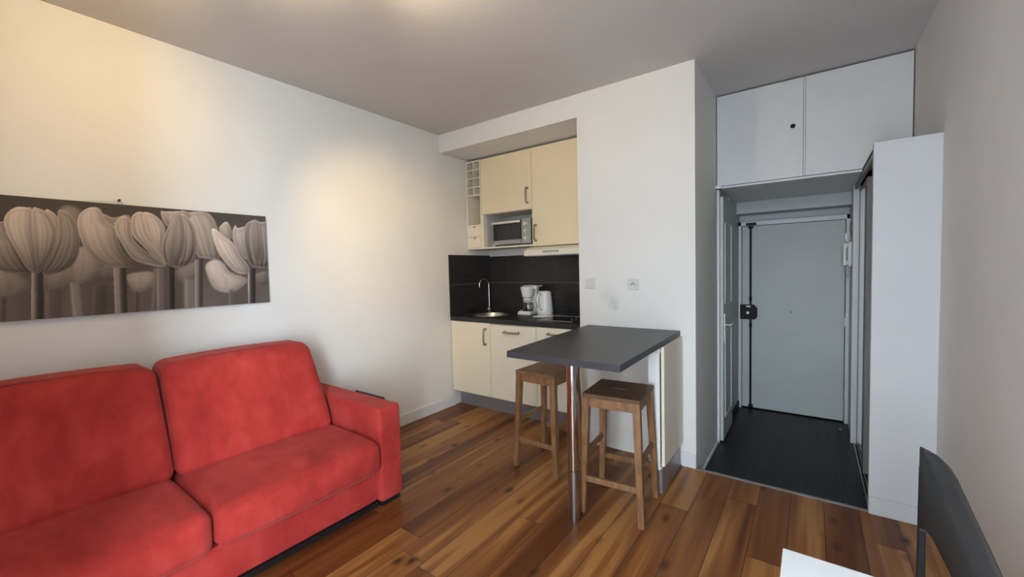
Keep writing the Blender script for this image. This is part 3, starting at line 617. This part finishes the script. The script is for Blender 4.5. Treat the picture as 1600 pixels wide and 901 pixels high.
# ---------------------------------------------------------------- bar table
ZT = .937
t = thing('bar_table', 'black-topped bar table against the wall on one round steel leg', 'table', (1.93, -.6, 0))
b = B(); prism(b, [(1.573, -.0005), (1.633, -1.147), (2.286, -1.163), (2.262, -.0005)], ZT - .035, ZT); obj('table_top', b, M['bar'], t, bevel=.0015)
lx, ly = 1.932, -.956
b = B(); tube(b, [(lx, ly, 0), (lx, ly, .274)], .0335, 32); lg = obj('leg', b, mat('brushed_leg_steel', (.42, .41, .40), .3, metal=1, var=.04, stretch=(8, 8, 1)), t, smooth=True)
b = B(); tube(b, [(lx, ly, .276), (lx, ly, ZT - .035)], .0305, 32); tube(b, [(lx, ly, ZT - .043), (lx, ly, ZT - .0352)], .05, 32); obj('leg_tube', b, M['chrome'], lg, smooth=True)
b = B(); bx(b, 2.18, -.44, .862, 2.25, -.02, .901); obj('support_batten', b, M['creamc'], t)
# slim cabinet that carries the wall side of the table
t = thing('slim_cabinet', 'slim cream cabinet under the wall end of the bar table', 'cabinet', (2.22, -.24, 0))
b = B(); bx(b, 2.185, -.45, .145, 2.252, -.434, .862); bx(b, 2.185, -.434, .145, 2.201, -.016, .862); bx(b, 2.201, -.434, .145, 2.256, -.016, .16); bx(b, 2.201, -.032, .16, 2.256, -.016, .862); bx(b, 2.240, -.45, .862, 2.256, -.02, .900)
obj('carcass', b, M['whitep'], t)
b = B(); bx(b, 2.262, -.452, .172, 2.280, -.020, .900); obj('door', b, M['cream'], t, bevel=.0015)
for z in (.865, .50): obj('hinge', bx(B(), 2.255, -.449, z, 2.2625, -.441, z + .025), M['nickel'], t)
b = B(); bx(b, 2.215, -.445, 0, 2.262, -.016, .143); obj('plinth', b, M['plinth'], t, bevel=.001)

# ---------------------------------------------------------------- bar stools
def make_stool(label, seatmat, loc, rot):
    t = thing('bar_stool', label, 'bar stool', (0, 0, 0), 'wooden bar stools at the black table')
    W2, D2, HS = .157, .165, .68; F2x, F2y = .183, .190
    # seat with hand slot
    b = B(); sx, sy = .048, .012; z0, z1 = HS - .022, HS; n = 24; ov = .004
    out = [(-W2 - ov, -D2 - ov), (W2 + ov, -D2 - ov), (W2 + ov, D2 + ov), (-W2 - ov, D2 + ov)]; inn = [(-sx, -sy), (sx, -sy), (sx, sy), (-sx, sy)]
    for z in (z0, z1):
        o_ = [b.verts.new((x, y, z)) for x, y in out]; i_ = [b.verts.new((x, y, z)) for x, y in inn]
        for k in range(4): b.faces.new((o_[k], o_[(k + 1) % 4], i_[(k + 1) % 4], i_[k]))
        if z == z0: lo = (o_, i_)
    for k in range(4):
        j = (k + 1) % 4; b.faces.new((lo[0][k], lo[0][j], o_[j], o_[k])); b.faces.new((lo[1][k], lo[1][j], i_[j], i_[k]))
    obj('seat', b, seatmat, t, bevel=.003)
    def ctr(sx_, sy_, z):
        k = 1 - z / z0; return Vector((sx_ * (W2 - .018 + k * (F2x - W2)), sy_ * (D2 - .018 + k * (F2y - D2)), z))
    for sx_ in (-1, 1):
        for sy_ in (-1, 1):
            b = B(); a = ctr(sx_, sy_, 0); c = ctr(sx_, sy_, z0); w = .0165; w1 = .020
            hull8(b, [(a.x - w, a.y - w, 0), (a.x + w, a.y - w, 0), (a.x + w, a.y + w, 0), (a.x - w, a.y + w, 0)], [(c.x - w1, c.y - w1, z0), (c.x + w1, c.y - w1, z0), (c.x + w1, c.y + w1, z0), (c.x - w1, c.y + w1, z0)])
            obj('leg', b, M['oak'], t, bevel=.002)
    def rail(z_, hgt, th, axis, s, name):
        b = B(); p = []
        for z in (z_ - hgt / 2, z_ + hgt / 2):
            c = ctr(s if axis == 'y' else -1, s if axis == 'x' else -1, z); d = ctr(s if axis == 'y' else 1, s if axis == 'x' else 1, z)
            if axis == 'x': y = c.y; g = .015; p.append([(c.x + g, y - th, z), (d.x - g, y - th, z), (d.x - g, y + th, z), (c.x + g, y + th, z)])
            else: x = c.x; g = .015; p.append([(x - th, c.y + g, z), (x + th, c.y + g, z), (x + th, d.y - g, z), (x - th, d.y - g, z)])
        hull8(b, p[0], p[1]); obj(name, b, M['oak'], t, bevel=.0015)
    for s in (-1, 1):
        rail(z0 - .027, .052, .010, 'x', s, 'apron'); rail(z0 - .027, .052, .010, 'y', s, 'apron')
        rail(.195, .032, .009, 'x', s, 'stretcher'); rail(.330, .032, .009, 'y', s, 'stretcher')
    t.location = loc; t.rotation_euler = (0, 0, rot)
    return t
make_stool('brown wooden bar stool behind the table leg, beside the kitchen cabinets', M['oakseat2'], (1.480, -.462, 0), math.radians(-3))
make_stool('wooden bar stool with darker seat right of the table leg, nearest the camera', M['oakseat'], (2.090, -.686, 0), math.radians(5))

# ---------------------------------------------------------------- sofa
t = thing('sofa', 'red microfibre two-seat sofa against the left wall below the tulip picture', 'sofa', (.5, -2.4, 0))
YA = -1.505; YB = -1.345; S1 = -2.333; S2 = -3.165
b = B(); rbox(b, .06, S2 + .0, .035, .915, YA, .222, .012, 10); obj('base', b, M['red'], t, smooth=True)
def armdef(q):
    return q
for nm, ya, yb in (('armrest', YA, YB), ('armrest', S2 - .16, S2)):
    b = B(); rbox(b, .045, ya + .001, .032, .962, yb, .592, .022, 22, (.003, .003, .003)); obj(nm, b, M['red'], t, smooth=True)
b = B(); rbox(b, .025, S2, .035, .20, YA, .74, .03, 14); obj('back_frame', b, M['red'], t, smooth=True)
rs = np.random.RandomState(3)
def seat_def(y0, y1):
    ph = rs.rand(6) * 6
    def f(q):
        u = (q.y - y0) / (y1 - y0); w = max(0, min(1, (q.x - .80) / .2)) ; top = max(0, min(1, (q.z - .22) / .2))
        dz = -.012 * w * top + .004 * math.sin(9 * q.x + ph[0]) * math.sin(7 * q.y + ph[1]) * top
        dx = .0035 * math.sin(60 * q.y + ph[2] + 3 * math.sin(5 * q.y)) * w * (1 - abs(2 * u - 1)) + .010 * math.sin(PI * max(0, min(1, u))) * w
        return Vector((q.x + dx, q.y, q.z + dz))
    return f
for y0, y1 in ((S1 + .003, YA - .001), (S2 + .003, S1 - .003)):
    b = B(); rbox(b, .22, y0, .228, .998, y1, .425, .055, 34, (.012, .004, .022), seat_def(y0, y1)); obj('seat_cushion', b, M['red'], t, smooth=True)
def back_def(y0, y1):
    ph = rs.rand(6) * 6
    def f(q):
        k = (q.z - .43) / .52; y = q.y
        kk = max(0, min(1, k)); dx = -.20 * kk if q.x > .34 else -.03 * kk
        u = (q.y - y0) / (y1 - y0)
        ny = y - (u - .5) * .02 * kk + (max(0, u - .72) / .28) ** 2 * -.035 * max(0, kk - .45) * (1 if y1 > -2 else 0)                # slightly narrower towards the top
        return Vector((q.x + dx + .005 * math.sin(8 * q.y + ph[0]) * math.sin(6 * q.z + ph[1]), ny, q.z + .010 * math.sin(PI * max(0, min(1, u))) * kk))
    return f
for y0, y1 in ((S1 + .002, YA - .028), (S2 + .01, S1 - .001)):
    b = B(); rbox(b, .215, y0, .408, .55, y1, .945, .058, 34, (.026, .003, .003), back_def(y0, y1)); obj('back_cushion', b, M['red'], t, smooth=True)
for x in (.10, .88):
    for y in (-1.425, S2 - .08):
        b = B(); bx(b, x - .05, y - .062, 0, x + .055, y + .07, .034); obj('foot', b, M['blackp'], t)
b = B(); bx(b, .10, S2 - .05, .006, .925, YA, .034); obj('underframe', b, M['blackp'], t)
b = B(); rbox(b, .49, YB + .001, .40, .80, YB + .007, .5945, .003, 4); obj('side_strip', b, mat('dark_grey_fabric', (.05, .045, .045), .8), t, smooth=True, label='dark strip along the outer side of the armrest')

# ---------------------------------------------------------------- tulip canvas
def smooth_poly(p, n=26):
    p = [np.array(q, float) for q in p]; o = []
    for i in range(len(p)):
        a, b_, c, d = p[i - 1], p[i], p[(i + 1) % len(p)], p[(i + 2) % len(p)]
        for k in range(n):
            u = k / n; o.append(.5 * ((2 * b_) + (-a + c) * u + (2 * a - 5 * b_ + 4 * c - d) * u * u + (-a + 3 * b_ - 3 * c + d) * u ** 3))
    return np.array(o)
def paint_tulips():
    S = 2; X0 = -1000; w = (1560 - X0) // S; h = 920 // S; yy, xx = np.mgrid[0:h, 0:w]; X = xx * S + X0 * 1.0; Y = yy * S * 1.0
    rs = np.random.RandomState(5)
    def blur(a, r):
        if r < 1: return a
        k = np.exp(-np.linspace(-2, 2, 2 * r + 1) ** 2 / 1.2); k /= k.sum()
        a = np.apply_along_axis(lambda m: np.convolve(np.pad(m, r, 'edge'), k, 'valid'), 0, a)
        return np.apply_along_axis(lambda m: np.convolve(np.pad(m, r, 'edge'), k, 'valid'), 1, a)
    def inside(poly):
        m = np.zeros(X.shape, bool); n = len(poly)
        x0, y0 = poly.min(0) - 2; x1, y1 = poly.max(0) + 2
        sl = (slice(max(0, int(y0 / S)), max(1, min(h, int(y1 / S) + 1))), slice(max(0, int((x0 - X0) / S)), max(1, min(w, int((x1 - X0) / S) + 1))))
        Xs, Ys = X[sl], Y[sl]; r = np.zeros(Xs.shape, bool)
        for i in range(n):
            ax, ay = poly[i]; bx_, by_ = poly[(i + 1) % n]
            if ay == by_: continue
            c = ((ay > Ys) != (by_ > Ys)) & (Xs < (bx_ - ax) * (Ys - ay) / (by_ - ay) + ax); r ^= c
        m[sl] = r; return m, sl
    img = .21 + .08 * np.clip((Y - 200) / 700, 0, 1)
    img = img + .03 * np.sin(X / 60 + 1) * np.clip((Y - 500) / 200, 0, 1)
    def petal(pts, tone=.5, rim=.15, dark=.25, vein=.012, soft=0, rimw=9, dx=0):
        nonlocal img
        poly = smooth_poly([(x + dx, y) for x, y in pts]); m, sl = inside(poly)
        if not m.any(): return
        Xs, Ys, ms = X[sl], Y[sl], m[sl]
        d = np.full(Xs.shape, 1e9, np.float32)
        for q in poly[::2]: d = np.minimum(d, (Xs - q[0]) ** 2 + (Ys - q[1]) ** 2)
        d = np.sqrt(d); y0, y1 = poly[:, 1].min(), poly[:, 1].max()
        lo_ = np.where(ms, Xs, 1e9).min(1); hi_ = np.where(ms, Xs, -1e9).max(1); wd_ = np.maximum(hi_ - lo_, 8.)
        sx_ = np.clip(((Xs - lo_[:, None]) / wd_[:, None] - .5) * 2, -1, 1); v = (Ys - y0) / (y1 - y0 + 1)
        t = tone * (.84 + .22 * np.cos((sx_ + .25) * 1.5)) + .10 * (1 - v) ** 2 - dark * np.clip(v - .30, 0, 1) ** 1.5 * 1.5
        t = t - .05 * np.exp(-((d - 16) / 9.) ** 2) + rim * np.exp(-d / (rimw * .75))
        ph = tone * 40
        t = t + vein * (np.sin(sx_ * 15 + ph) + .6 * np.sin(sx_ * 31 + ph * 2)) * np.clip(d / 14, 0, 1) * (.5 + v)
        t = t - .045 * np.exp(-((sx_ - .12 * np.sin(ph)) / .10) ** 2) * np.clip(d / 20, 0, 1)
        new = img.copy(); new[sl] = np.where(ms, t, img[sl])
        if soft:
            mm = blur(m.astype(float), soft); nb = blur(new, soft); img = img * (1 - mm) + nb * mm
        else: 
            mm = blur(m.astype(float), 1); img = img * (1 - mm) + np.where(m, new, blur(new, 1)) * mm
    def stem(x0, y0, x1, y1, wd, tone, edge=.12, soft=1, dx=0):
        nonlocal img
        k = np.clip((Y - y0) / (y1 - y0), 0, 1); c = x0 + dx + (x1 - x0) * k; s = (X - c) / wd
        m = (np.abs(s) < 1) & (Y > y0); t = tone + edge * np.exp(-((s + .72) / .28) ** 2) - .03 * s
        mm = blur(m.astype(float), soft); img = img * (1 - mm) + t * mm
    for DX in (-1480, 0):
        # far blurred flowers
        for p, tn, sf in (([(330, 200), (350, 150), (420, 150), (470, 200), (470, 330), (400, 420), (340, 360)], .36, 12),
                          ([(-60, 520), (40, 500), (150, 560), (170, 620), (90, 670), (-20, 680), (-80, 620)], .38, 12),
                          ([(230, 560), (300, 500), (420, 480), (440, 560), (380, 620), (260, 640)], .36, 12),
                          ([(390, 470), (450, 380), (520, 400), (570, 480), (530, 560), (440, 590), (390, 550)], .44, 7),
                          ([(540, 520), (600, 480), (680, 520), (660, 570), (560, 575)], .30, 8),
                          ([(715, 570), (730, 530), (860, 520), (880, 570), (840, 620), (760, 640)], .46, 7),
                          ([(985, 520), (1040, 480), (1110, 470), (1110, 560), (1030, 590)], .36, 10),
                          ([(1155, 490), (1210, 450), (1260, 470), (1300, 520), (1395, 560), (1360, 610), (1290, 640), (1200, 610)], .58, 6),
                          ([(1430, 540), (1500, 520), (1510, 590), (1450, 600)], .32, 6)):
            petal(p, tn, .05, .1, .0, sf, 14, DX)
        for a in ((20, 660, 15, 900, 14, .22), (420, 580, 450, 900, 28, .40), (560, 600, 545, 900, 40, .22), (770, 630, 765, 900, 12, .24), (890, 500, 860, 900, 22, .30), (1070, 560, 1075, 900, 34, .36), (1300, 620, 1298, 900, 11, .30), (300, 620, 300, 900, 50, .26)):
            stem(*a[:4], a[4], a[5], .06, 7, DX)
        # stems in focus
        stem(190, 500, 186, 900, 13, .45, .05, 1, DX); stem(219, 500, 222, 900, 24, .15, .14, 1, DX)
        stem(655, 470, 672, 900, 18, .45, .06, 2, DX); stem(690, 480, 705, 900, 19, .17, .10, 1, DX)
        stem(903, 500, 905, 900, 20, .33, .10, 3, DX); stem(962, 460, 968, 900, 20, .11, .14, 1, DX)
        stem(1110, 450, 1112, 900, 14, .40, .1, 2, DX); stem(1130, 430, 1130, 900, 13, .17, .1, 1, DX); stem(1405, 500, 1408, 900, 8, .50, .1, 1, DX); stem(1422, 500, 1424, 900, 17, .12, .14, 1, DX)
        # flower A
        petal([(-90, 280), (0, 285), (60, 330), (110, 420), (160, 500), (170, 530), (80, 530), (0, 510), (-80, 440)], .44, .08, .22, .02, 1, 9, DX)
        petal([(325, 190), (350, 172), (400, 200), (440, 270), (450, 350), (440, 430), (400, 490), (330, 525), (240, 532), (290, 430), (330, 320)], .40, .16, .18, .03, 0, 8, DX)
        petal([(250, 190), (290, 180), (330, 230), (330, 330), (280, 440), (225, 520), (240, 400)], .50, .14, .25, .02, 0, 8, DX)
        petal([(22, 240), (40, 190), (90, 157), (150, 158), (180, 172), (185, 300), (200, 420), (205, 525), (150, 500), (90, 400), (45, 320)], .56, .12, .30, .025, 0, 8, DX)
        petal([(182, 170), (215, 162), (262, 185), (300, 235), (325, 300), (300, 400), (250, 480), (212, 528), (196, 430), (182, 300)], .50, .12, .30, .03, 0, 7, DX)
        # flower B
        petal([(560, 190), (640, 215), (720, 200), (750, 250), (700, 330), (600, 290)], .42, .12, .1, .02, 1, 7, DX)
        petal([(436, 250), (450, 195), (500, 160), (555, 162), (582, 200), (600, 240), (650, 270), (665, 340), (700, 420), (760, 480), (700, 498), (600, 490), (510, 430), (460, 350)], .56, .10, .26, .015, 0, 8, DX)
        petal([(1010, 200), (1060, 185), (1150, 182), (1200, 215), (1230, 290), (1240, 400), (1230, 450), (1150, 445), (1110, 430), (1050, 300)], .50, .06, .12, .03, 2, 8, DX)
        # flower C
        petal([(740, 220), (775, 185), (830, 200), (880, 300), (930, 400), (940, 480), (880, 450), (800, 370), (745, 310)], .54, .14, .2, .05, 0, 7, DX)
        petal([(650, 240), (700, 205), (740, 240), (745, 320), (790, 380), (870, 440), (935, 490), (850, 485), (750, 450), (690, 370), (655, 300)], .52, .16, .16, .02, 0, 7, DX)
        petal([(805, 195), (850, 190), (900, 225), (930, 275), (925, 340), (915, 400), (935, 480), (880, 400), (830, 300)], .56, .12, .2, .04, 0, 7, DX)
        petal([(905, 185), (940, 182), (985, 180), (1050, 180), (1080, 210), (1000, 260), (935, 260)], .50, .12, .12, .03, 0, 7, DX)
        petal([(1020, 195), (1060, 215), (1100, 280), (1112, 370), (1095, 440), (1050, 485), (985, 497), (935, 470), (912, 400), (925, 320), (965, 240)], .47, .17, .24, .045, 0, 7, DX)
        petal([(985, 210), (1020, 200), (1040, 300), (1030, 400), (990, 490), (960, 440), (970, 320)], .43, .06, .2, .05, 0, 6, DX)
        # flower D
        petal([(1235, 275), (1275, 238), (1302, 280), (1300, 340), (1260, 330)], .54, .1, .1, .02, 0, 6, DX)
        petal([(1310, 290), (1325, 258), (1340, 275), (1385, 270), (1400, 350), (1390, 450), (1340, 400), (1312, 340)], .52, .1, .15, .03, 0, 6, DX)
        petal([(1192, 290), (1215, 280), (1260, 320), (1310, 355), (1350, 420), (1400, 490), (1395, 530), (1330, 525), (1270, 470), (1220, 390)], .62, .14, .2, .02, 0, 8, DX)
        petal([(1372, 320), (1385, 255), (1425, 230), (1470, 240), (1530, 250), (1560, 400), (1530, 480), (1480, 500), (1410, 480), (1380, 400)], .40, .20, .18, .05, 0, 6, DX)
        petal([(1420, 240), (1450, 232), (1465, 300), (1470, 400), (1450, 480), (1425, 420), (1415, 320)], .42, .08, .2, .04, 0, 5, DX)
    img = np.clip(img + rs.randn(h, w) * .006, 0.02, 1)
    return img, X0, S
def tulip_canvas():
    img, X0, S = paint_tulips()
    y0, y1, z0, z1, th = -3.30, -1.655, 1.203, 1.778, .022
    nx, nz = 700, 250
    P = np.zeros((nz + 1, nx + 1, 3)); P[..., 0] = th; P[..., 1] = np.linspace(y0, y1, nx + 1)[None, :]; P[..., 2] = np.linspace(z0, z1, nz + 1)[:, None]
    # the print is laid out on the canvas: u along the canvas, v up
    d = P - np.array(CP); dz = d @ np.array(CF); dz = np.maximum(dz, .15)
    px = 800 + 646.577 * (d @ np.array(CR)) / dz; py = 450.5 - 646.577 * (d @ np.array(CU)) / dz
    cxx = px * 3.605; cyy = (py - 280) * 3.605
    ix = (cxx - X0) / S; iy = cyy / S; h, w = img.shape
    ix = np.clip(ix, 0, w - 1.01); iy = np.clip(iy, 0, h - 1.01); a = ix.astype(int); b_ = iy.astype(int); fa = ix - a; fb = iy - b_
    v = img[b_, a] * (1 - fa) * (1 - fb) + img[b_, a + 1] * fa * (1 - fb) + img[b_ + 1, a] * (1 - fa) * fb + img[b_ + 1, a + 1] * fa * fb
    return P, v, (y0, y1, z0, z1, th)
t = thing('canvas_picture', 'wide sepia canvas print of tulips hung above the red sofa', 'picture', (0, -2.48, 1.203))
P, V, (cy0, cy1, cz0, cz1, cth) = tulip_canvas()
nzv, nxv = V.shape
verts = (P.reshape(-1, 3) - np.array(t.location)[None, :]).tolist()
faces = [(r * nxv + c, r * nxv + c + 1, (r + 1) * nxv + c + 1, (r + 1) * nxv + c) for r in range(nzv - 1) for c in range(nxv - 1)]
me = bpy.data.meshes.new('tulip_print'); me.from_pydata(verts, [], faces)
v = V.reshape(-1)
lin = lambda s: np.where(s <= .04045, s / 12.92, ((s + .055) / 1.055) ** 2.4)
sr = np.clip(.08 + v * 1.08, 0, 1); colr = np.stack([lin(sr * 1.0), lin(sr * .92 - .004), lin(sr * .862 - .006), np.ones_like(v)], 1)
ca = me.color_attributes.new('print', 'FLOAT_COLOR', 'POINT'); ca.data.foreach_set('color', np.clip(colr, 0, 1).astype(np.float32).reshape(-1))
m_, N, L, bs = nt('printed_canvas'); at = N.new('ShaderNodeAttribute'); at.attribute_name = 'print'; L.new(at.outputs['Color'], bs.inputs['Base Color']); bs.inputs['Roughness'].default_value = .7; bs.inputs['Specular IOR Level'].default_value = .2
me.materials.append(m_); o = bpy.data.objects.new('tulip_print', me); COL.objects.link(o); o.parent = t; o['label'] = 'sepia photograph of tulip flowers'
b = B(); bx(b, .003, cy0, cz0, cth - .0006, cy1, cz1); obj('canvas_edge', b, mat('dark_canvas_edge', (.10, .075, .06), .7), t)
t = thing('picture_hook', 'small hook and wire on the wall above the tulip canvas', 'hook', (0, -2.374, 1.80))
b = B(); tube(b, [(0, -2.374, 1.800), (.016, -2.374, 1.801)], .006, 10); obj('nail', b, M['blackm'], t, smooth=True)
b = B(); tube(b, [(.014, -2.374, 1.803), (.016, -2.366, 1.794), (.015, -2.362, 1.782), (.013, -2.364, 1.775)], .0018, 6)
tube(b, [(.010, -2.374, 1.795), (.010, -2.46, 1.788), (.010, -2.52, 1.775)], .0008, 5); tube(b, [(.010, -2.374, 1.795), (.010, -2.28, 1.775)], .0008, 5); obj('wire', b, M['steel'], t, smooth=True)

# ---------------------------------------------------------------- white desk corner
t = thing('white_desk', 'white desk corner at the lower right edge beside the black chair', 'desk', (3.22, -2.2, 0))
b = B(); bx(b, 2.941, -2.62, .722, 3.495, -1.864, .740); obj('desk_top', b, M['desk'], t, bevel=.001)
for x in (2.975, 3.46):
    for y in (-2.585, -1.90):
        b = B(); bx(b, x - .02, y - .02, 0, x + .02, y + .02, .722); obj('leg', b, M['base'], t)
# black chair
t = thing('black_chair', 'black padded chair with rounded back at the lower right by the wall', 'chair', (3.37, -1.585, 0))
secs = [(-1.331, 3.243, 3.258, .850, .60), (-1.345, 3.243, 3.268, .850, .617), (-1.372, 3.241, 3.285, .850, .635), (-1.42, 3.238, 3.291, .850, .655), (-1.50, 3.233, 3.290, .850, .688), (-1.60, 3.228, 3.282, .850, .715), (-1.70, 3.223, 3.275, .850, .735), (-1.82, 3.219, 3.267, .850, .752), (-1.93, 3.214, 3.259, .850, .756), (-1.985, 3.216, 3.254, .850, .757), (-2.0, 3.224, 3.246, .846, .765)]
b = B(); rings = []
for y, xa, xb, zt_, zl in secs:
    w_ = xb - xa; pr = [(xa, zl), (xa, zt_ - .006), (xa + w_ * .12, zt_), (xa + w_ * .7, zt_ - .004), (xb - w_ * .06, zt_ - .014), (xb, zt_ - .034), (xb - w_ * .15, zl + .01), (xa + w_ * .4, zl)]
    rings.append([b.verts.new((x, y, z)) for x, z in pr])
for a, c in zip(rings, rings[1:]):
    for k in range(8): b.faces.new((a[k], a[(k + 1) % 8], c[(k + 1) % 8], c[k]))
b.faces.new(rings[0]); b.faces.new(rings[-1][::-1])
obj('backrest', b, M['leather'], t, smooth=True, angle=50)
b = B(); tube(b, [(3.292, y, .818) if 1 else 0 for y in (-1.40, -1.46)] + [(3.287, -1.56, .818), (3.280, -1.66, .818), (3.273, -1.78, .818), (3.261, -1.95, .818)], .0022, 6); obj('piping', b, M['leather'], t)
b = B(); tube(b, [(3.248, -1.340, .612), (3.246, -1.42, .650), (3.241, -1.50, .683), (3.236, -1.60, .710), (3.231, -1.70, .730), (3.226, -1.82, .747)], .004, 8); obj('lower_rim', b, M['plinth'], t, smooth=True)
for y in (-1.331, -1.838):
    b = B(); hull8(b, [(3.240, y - .010, 0), (3.262, y - .010, 0), (3.262, y + .012, 0), (3.240, y + .012, 0)], [(3.243, y - .008, .79), (3.257, y - .008, .79), (3.257, y + .008, .79), (3.243, y + .008, .79)]); obj('leg', b, M['blackp'], t, bevel=.002)
    b = B(); bx(b, 3.470, y - .010, 0, 3.490, y + .010, .43); obj('leg', b, M['blackp'], t, bevel=.002)
b = B(); rbox(b, 3.262, -1.83, .43, 3.492, -1.34, .475, .018, 10, (0, 0, .008)); obj('seat', b, M['leather'], t, smooth=True)

# ---------------------------------------------------------------- ceiling spot bar (above the frame of the photograph)
t = thing('ceiling_spotlight', 'ceiling bar with three warm spotlight heads just above the picture', 'ceiling light', (1.23, -2.15, H))
b = B(); tube(b, [(1.0, -2.32, H - .012), (1.30, -2.10, H - .012), (1.66, -1.90, H - .012)], .012, 12); tube(b, [(1.23, -2.15, H), (1.23, -2.15, H - .02)], .05, 24); obj('bar', b, M['steel'], t, smooth=True)
for p, q, e, ang in SPOTS:
    p, q = Vector(p), Vector(q); d = (q - p).normalized()
    b = B(); tube(b, [p - d * .07, p - d * .06, p - d * .01], [.02, .032, .036], 20); hdn = obj('spot_head', b, M['steel'], t, smooth=True)
    b = B(); tube(b, [p - d * .012, p - d * .006], .028, 16); obj('bulb', b, M['bulb'], hdn)
    b = B(); tube(b, [p - d * .04, Vector((p.x, p.y, H - .012))], .006, 8); obj('stem', b, M['steel'], hdn)
    l = bpy.data.lights.new('spot_lamp', 'SPOT'); l.energy = e; l.color = WARM if q.x < .5 else (1.0, .80, .52); l.spot_size = math.radians(ang); l.spot_blend = 1.0; l.shadow_soft_size = .03
    lo = bpy.data.objects.new('spot_lamp', l); COL.objects.link(lo); lo.location = p + d * .01; lo.rotation_euler = d.to_track_quat('-Z', 'Y').to_euler()
l = bpy.data.lights.new('warm_fill', 'POINT'); l.energy = 5; l.color = (1.0, .80, .50); l.shadow_soft_size = .12  # added fill with no bulb of its own, lifts ceiling, kitchen and table
lo = bpy.data.objects.new('warm_fill', l); COL.objects.link(lo); lo.location = (1.25, -2.12, 2.46)
